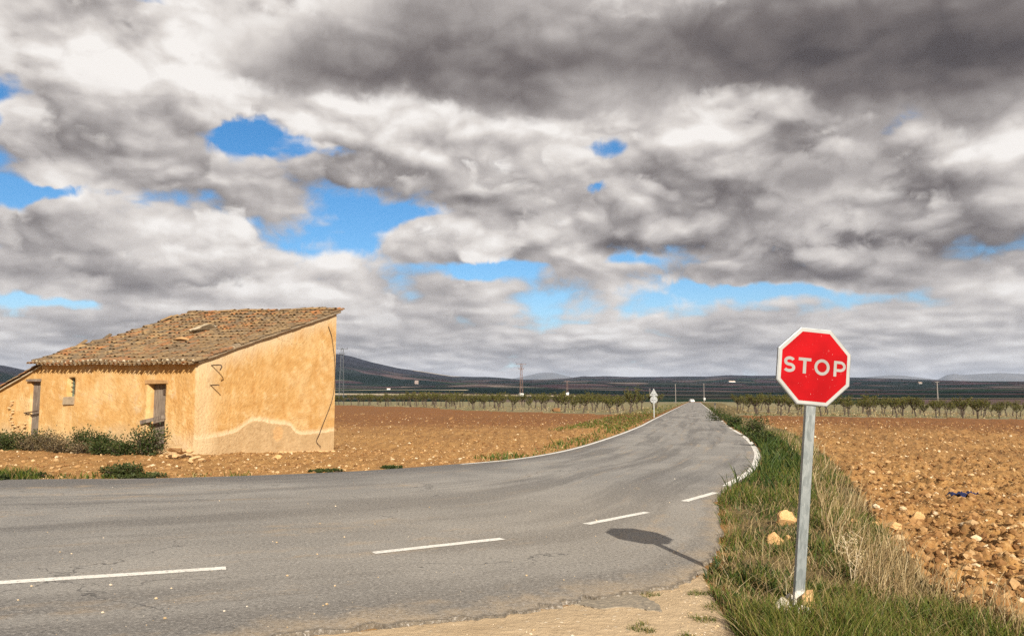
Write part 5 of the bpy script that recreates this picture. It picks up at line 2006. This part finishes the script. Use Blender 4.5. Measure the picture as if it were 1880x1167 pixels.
def build_shrubs():
    G = 'weedy shrubs along the shed front'
    def at(Y, out):
        return (HA[0] - math.sin(TH) * Y - math.cos(TH) * out, HA[1] + math.cos(TH) * Y - math.sin(TH) * out)
    rows = [
        (1.45, 0.55, 1.0, 0.95, SHRUB, 'tall dark green shrub before the barred shed door'),
        (2.05, 0.75, 1.0, 0.42, SHRUB, 'low dark green shrub just left of the barred shed door'),
        (2.75, 0.85, 0.9, 0.50, SHRUB, 'low green bush under the shed wall right of the rounded bush'),
        (3.15, 0.60, 0.85, 0.78, SHRUB, 'rounded dark green bush in the middle of the shed front'),
        (3.9, 0.75, 0.9, 0.50, DRYSH, 'dry brown shrub left of the rounded bush by the shed'),
        (4.35, 0.55, 0.8, 0.80, SHRUB, 'spiky green shrub below the wall right of the little window'),
        (4.9, 0.75, 1.1, 0.55, DRYSH, 'dry brown tangle under the right side of the little window'),
        (5.5, 0.65, 1.0, 0.72, DRYSH, 'tall dry brown shrub straight under the little window'),
        (6.2, 0.70, 1.1, 0.62, DRYSH, 'faded shrub between the little window and the lean to door'),
        (6.8, 0.60, 1.0, 0.72, SHRUB, 'green shrub at the right jamb of the lean to door'),
        (7.6, 0.70, 1.1, 0.60, SHRUB, 'green shrub across the foot of the lean to door'),
        (8.4, 0.70, 1.1, 0.58, SHRUB, 'leafy shrub left of the lean to door'),
        (9.1, 0.70, 1.1, 0.78, SHRUB, 'leftmost green shrub at the edge of the lean to wall'),
        (9.9, 0.6, 1.1, 0.6, SHRUB, 'green shrub at the far left end of the lean to'),
    ]
    for k, (Y, out, w, h, m, lab) in enumerate(rows):
        x, y = at(Y, out)
        shrub(x, y, w * 1.1, h * 0.74, m, 900 + k, lab, group=G, n=2000 if m is SHRUB else 1300, leaf=0.055 if m is SHRUB else 0.045, twigs=22)
    # clumps by the asphalt
    for k, (px, py, w, h, lab) in enumerate([(212, 876, 0.9, 0.22, 'dense dark green weed clump on the road edge before the shed'),
                                             (250, 877, 1.2, 0.07, 'low green weed clump right of the dense one before the shed'),
                                             (20, 879, 1.4, 0.10, 'long grassy weed clump at the road edge by the left picture side'),
                                             (715, 860, 0.5, 0.05, 'low weed clump on the road edge right of the shed'),
                                             (590, 866, 0.9, 0.03, 'flat weed clump on the road edge below the gable end')]):
        x, y = pix(px, py)
        y += 0.25
        shrub(x, y, w, h, SHRUB, 950 + k, lab, 'weed_clump', 'weed', 'weed clumps on the far road edge', n=1800, leaf=0.055, twigs=26)
    for k, (px, py, w, h, lab) in enumerate([(1318, 772, 1.6, 0.85, 'dark bushy weed by the right road edge near the marker post'),
                                             (1387, 800, 1.3, 0.75, 'bright green bush on the right verge before the dry grass'),
                                             (1350, 782, 1.2, 0.5, 'low dark bush on the right verge past the bend'),
                                             (1405, 818, 1.1, 0.45, 'dark green bush on the right verge at the bend')]):
        x, y = pix(px, py)
        shrub(x, y, w, h, SHRUB, 970 + k, lab, 'verge_bush', 'bush', 'bushes on the right verge', n=1000, leaf=0.08)
    # the pale dead weed to the right of the post
    x, y = pix(1565, 1075)
    r = random.Random(5)
    W = empty('dead_weed', (x, y, hgt1(x, y)))
    tag(W, 'pale dead branching weed standing in the grass right of the post', 'weed')
    mb = MB()
    tips = []
    for k in range(5):
        a = r.uniform(0, 6.28)
        e = Vector((math.cos(a) * 0.10, math.sin(a) * 0.08, r.uniform(0.28, 0.46)))
        m = e * 0.5 + Vector((r.uniform(-.02, .02), 0, 0.02))
        mb.tube([(0, 0, -0.02), m, e], [0.0035, 0.003, 0.0018], 4)
        for j in range(9):
            s = m.lerp(e, r.uniform(-0.2, 1))
            f = s + Vector((r.uniform(-.09, .09), r.uniform(-.07, .07), r.uniform(0.0, 0.07)))
            mb.tube([s, f], [0.0018, 0.001], 3)
            tips.append(f)
    mb.build('stems', simple_mat('dead_stem', (0.42, 0.32, 0.19), (0.56, 0.46, 0.31), 20), W)
    c = np.array([tuple(t) for t in tips for _ in range(6)]) + np.random.default_rng(3).normal(size=(len(tips) * 6, 3)) * 0.012
    V, F = leaf_cloud(c, 0.016, 0.3, 9)
    sh = obj('seed_heads', big_mesh('seed_heads', V, F, None, {'tint': np.repeat(np.random.default_rng(4).random(len(c)) * 0.5 + 0.5, 4)}), STRAW, W)
    tag(sh, kind='stuff')


build_shrubs()


# ------------------------------------------------------------------ road furniture and poles
GREY = simple_mat('grey_metal', (0.30, 0.31, 0.30), (0.40, 0.41, 0.40), 10, 0.6, 0, metal=0.3)
PALEG = simple_mat('sign_back', (0.24, 0.24, 0.23), (0.32, 0.32, 0.30), 10, 0.6, 0)
WHITE = simple_mat('white_paint', (0.62, 0.60, 0.56), (0.74, 0.72, 0.68), 3, 0.7, 0)
BLACK = simple_mat('black_plastic', (0.012, 0.012, 0.012), (0.03, 0.03, 0.03), 10, 0.6, 0)
RUSTRED = simple_mat('weathered_lattice', (0.12, 0.07, 0.055), (0.24, 0.15, 0.12), 6, 0.8, 0)
POLEM = simple_mat('grey_pole', (0.15, 0.13, 0.115), (0.24, 0.21, 0.185), 5, 0.9, 0)


def build_furniture():
    x, y = pix(1201, 766)
    S = empty('road_sign', (x, y, hgt1(x, y)), R(-8))
    tag(S, 'backs of a triangular and a round road sign on one post left of the road', 'road sign')
    MB().box((0, -0.03, 1.2), (0.07, 0.05, 2.5)).build('post', GREY, S)
    MB().prism([(-0.36, 1.86), (0.36, 1.86), (0, 2.48)], 0.0, 0.02).build('triangle_plate', PALEG, S)
    MB().prism([(0.31 * math.cos(a * math.pi / 12), 1.54 + 0.31 * math.sin(a * math.pi / 12)) for a in range(24)], 0.0, 0.02).build('round_plate', PALEG, S)
    for z in (1.54, 2.05):
        MB().box((0, -0.065, z), (0.34, 0.02, 0.05)).build('clamp', GREY, S)
    x, y = pix(1313, 757)
    S = empty('marker_post', (x, y, hgt1(x, y)), 0)
    tag(S, 'thin post with a small black plate on the right verge', 'marker post')
    MB().box((0, 0, 0.5), (0.05, 0.04, 1.0)).build('post', POLEM, S)
    MB().box((0, -0.03, 1.0), (0.19, 0.02, 0.24)).build('plate', BLACK, S)
    # white sign near the crest
    x, y = AX * 340 - 0.95 + 4.2, 340.0
    S = empty('white_sign', (x, y, 0), 0)
    tag(S, 'small white sign beside the road where it meets the skyline', 'road sign')
    MB().box((0, 0.03, 0.8), (0.08, 0.05, 1.6)).build('post', GREY, S)
    MB().box((0, 0, 1.5), (0.75, 0.03, 1.0)).build('plate', WHITE, S, bevel=0.02)
    # far car
    x, y = AX * 362 - 0.95 - 1.2, 362.0
    C = empty('car', (x, y, 0.0), 0)
    tag(C, 'tiny white car at the far end of the road', 'car')
    MB().prism([(-0.85, 0.25), (0.85, 0.25), (0.87, 0.7), (0.8, 0.92), (-0.8, 0.92), (-0.87, 0.7)], -2.0, 2.0).build('body', WHITE, C, bevel=0.06)
    MB().prism([(-0.74, 0.9), (0.74, 0.9), (0.58, 1.42), (-0.58, 1.42)], -1.1, 1.5).build('cabin', WHITE, C, bevel=0.06)
    MB().prism([(-0.6, 0.97), (0.6, 0.97), (0.5, 1.34), (-0.5, 1.34)], -1.12, -1.104).build('windscreen', BLACK, C)
    for sx in (-1, 1):
        for sy in (-1, 1):
            w = MB(); w.tube([(sx * 0.62, sy * 1.25, 0.31), (sx * 0.84, sy * 1.25, 0.31)], 0.31, 14)
            w.build('wheel', BLACK, C)


build_furniture()


DARKG = simple_mat('dull_galvanised', (0.075, 0.08, 0.085), (0.12, 0.125, 0.13), 6, 0.85, 0)


def lattice(px, top_py, y, width, mat, label, base_h_=0.0, foot=None, arms=1, name='lattice_pole'):
    x = (px - 940) / 1500.0 * y
    z0 = base_h(np.array([x]), np.array([y]))[0] - 0.05
    ht = CAM_H + (731.5 - top_py) / 1500.0 * y
    S = empty(name, (x, y, z0), 0.3)
    tag(S, label, 'pole', 'power line poles')
    mb = MB()
    h = ht - z0
    n = 9
    wb, wt = width, width * 0.45
    corners = [(-1, -1), (1, -1), (1, 1), (-1, 1)]
    lv = [(k / n) for k in range(n + 1)]
    P = [[(c[0] * (wb + (wt - wb) * t) / 2, c[1] * (wb + (wt - wb) * t) / 2, h * t) for c in corners] for t in lv]
    legs = []
    for c in range(4):
        MB().tube([P[0][c], P[-1][c]], 0.055, 4).build('leg', mat, S)
    for k in range(n):
        for c in range(4):
            a, b = P[k][c], P[k + 1][(c + 1) % 4]
            if k % 2: a, b = P[k][(c + 1) % 4], P[k + 1][c]
            mb.tube([a, b], 0.028, 3)
            mb.tube([P[k + 1][c], P[k + 1][(c + 1) % 4]], 0.025, 3)
    mb.build('bracing', mat, S)
    for q in range(arms):
        zz = h - 0.15 - q * 1.5
        wd = 1.6 if q == 0 else 0.9
        MB().box((0, 0, zz), (wd * 2, 0.12, 0.12)).build('crossarm', mat, S)
        for sx in (-wd + 0.1, 0, wd - 0.1):
            MB().tube([(sx, 0, zz + 0.06), (sx, 0, zz + 0.4)], 0.06, 6).build('insulator', BLACK, S)
    if foot:
        MB().box((0, 0, foot[1]), (width + 0.35, width + 0.35, foot[0])).build('white_base', WHITE, S)
    return S


lattice(957, 668, 258, 1.0, RUSTRED, 'tall rust coloured lattice power pole with white base band above the orchard', foot=(0.9, 3.1), arms=2)
lattice(628, 640, 245, 1.5, DARKG, 'tall grey lattice pylon beside the right edge of the shed gable', arms=2)
lattice(1041, 699, 420, 1.0, RUSTRED, 'short distant lattice pole right of the tall rust coloured one', foot=(1.3, 4.4))


def pole(px, top_py, y, label, w=0.13, arm=0.8):
    x = (px - 940) / 1500.0 * y
    z0 = base_h(np.array([x]), np.array([y]))[0] - 0.05
    h = CAM_H + (731.5 - top_py) / 1500.0 * y - z0
    S = empty('utility_pole', (x, y, z0), 0)
    tag(S, label, 'pole', 'plain utility poles')
    MB().tube([(0, 0, 0), (0, 0, h)], [w, w * 0.75], 8).build('pole', POLEM, S)
    MB().box((0, 0, h - 0.2), (arm * 2, 0.1, 0.1)).build('crossarm', POLEM, S)
    for sx in (-arm + 0.1, arm - 0.1):
        MB().tube([(sx, 0, h - 0.15), (sx, 0, h + 0.15)], 0.05, 6).build('insulator', BLACK, S)


pole(1239, 705, 330, 'thin utility pole just left of the road end', 0.16, 0.3)
pole(1291, 704, 330, 'thin utility pole just right of the road end', 0.16, 0.3)
pole(1718, 700, 205, 'pale utility pole above the orchard right of the stop sign', 0.17, 0.55)
pole(1192, 713, 430, 'short utility pole behind the pair of sign backs', 0.2, 0.4)


def farmhouse(px, y, w, h, label, d=None, roof=True, name='farmhouse', wallm=None):
    x = (px - 940) / 1500.0 * y * math.cos(PITCH)
    k = int(np.argmin((HILL_V[:, 0] - x) ** 2 + (HILL_V[:, 1] - y) ** 2))
    z = float(HILL_V[k, 2])
    B = empty(name, (x, y, z), R(15))
    tag(B, label, 'building')
    d = d or w * 0.6
    MB().box((0, 0, h / 2 - 1), (w, d, h + 2)).build('walls', wallm or WHITE, B)
    if roof:
        MB().add([(-w / 2 - .4, -d / 2 - .4, h), (w / 2 + .4, -d / 2 - .4, h), (w / 2 + .4, d / 2 + .4, h), (-w / 2 - .4, d / 2 + .4, h), (-w / 2 - .4, 0, h + d * 0.25), (w / 2 + .4, 0, h + d * 0.25)],
                 [(0, 1, 5, 4), (2, 3, 4, 5), (0, 4, 3), (1, 2, 5), (3, 2, 1, 0)]).build('roof', simple_mat('far_tile_roof', (0.30, 0.19, 0.12), (0.40, 0.27, 0.18), 1), B)
    for k in range(3):
        MB().box((-w * 0.3 + k * w * 0.3, -d / 2 - 0.03, h * 0.45), (w * 0.09, 0.08, h * 0.28)).build('window', BLACK, B)


farmhouse(764, 2700, 12, 12, 'pale square tower on the dark plain below the hill', 11, False, 'tower_house', simple_mat('pink_render', (0.24, 0.18, 0.15), (0.30, 0.23, 0.19), 0.3, 0.9, 0))
farmhouse(713, 1500, 6, 2.2, 'white farmhouse on the lit strip above the orchard trees')
farmhouse(1344, 3250, 26, 3.4, 'long white farm building on the hillside left of the stop sign', 12)
farmhouse(1690, 2600, 12, 3.2, 'pale far farm on the hillside right of the stop sign', 7, True, 'farmhouse', simple_mat('dull_render', (0.24, 0.20, 0.17), (0.32, 0.27, 0.23), 0.3, 0.9, 0))
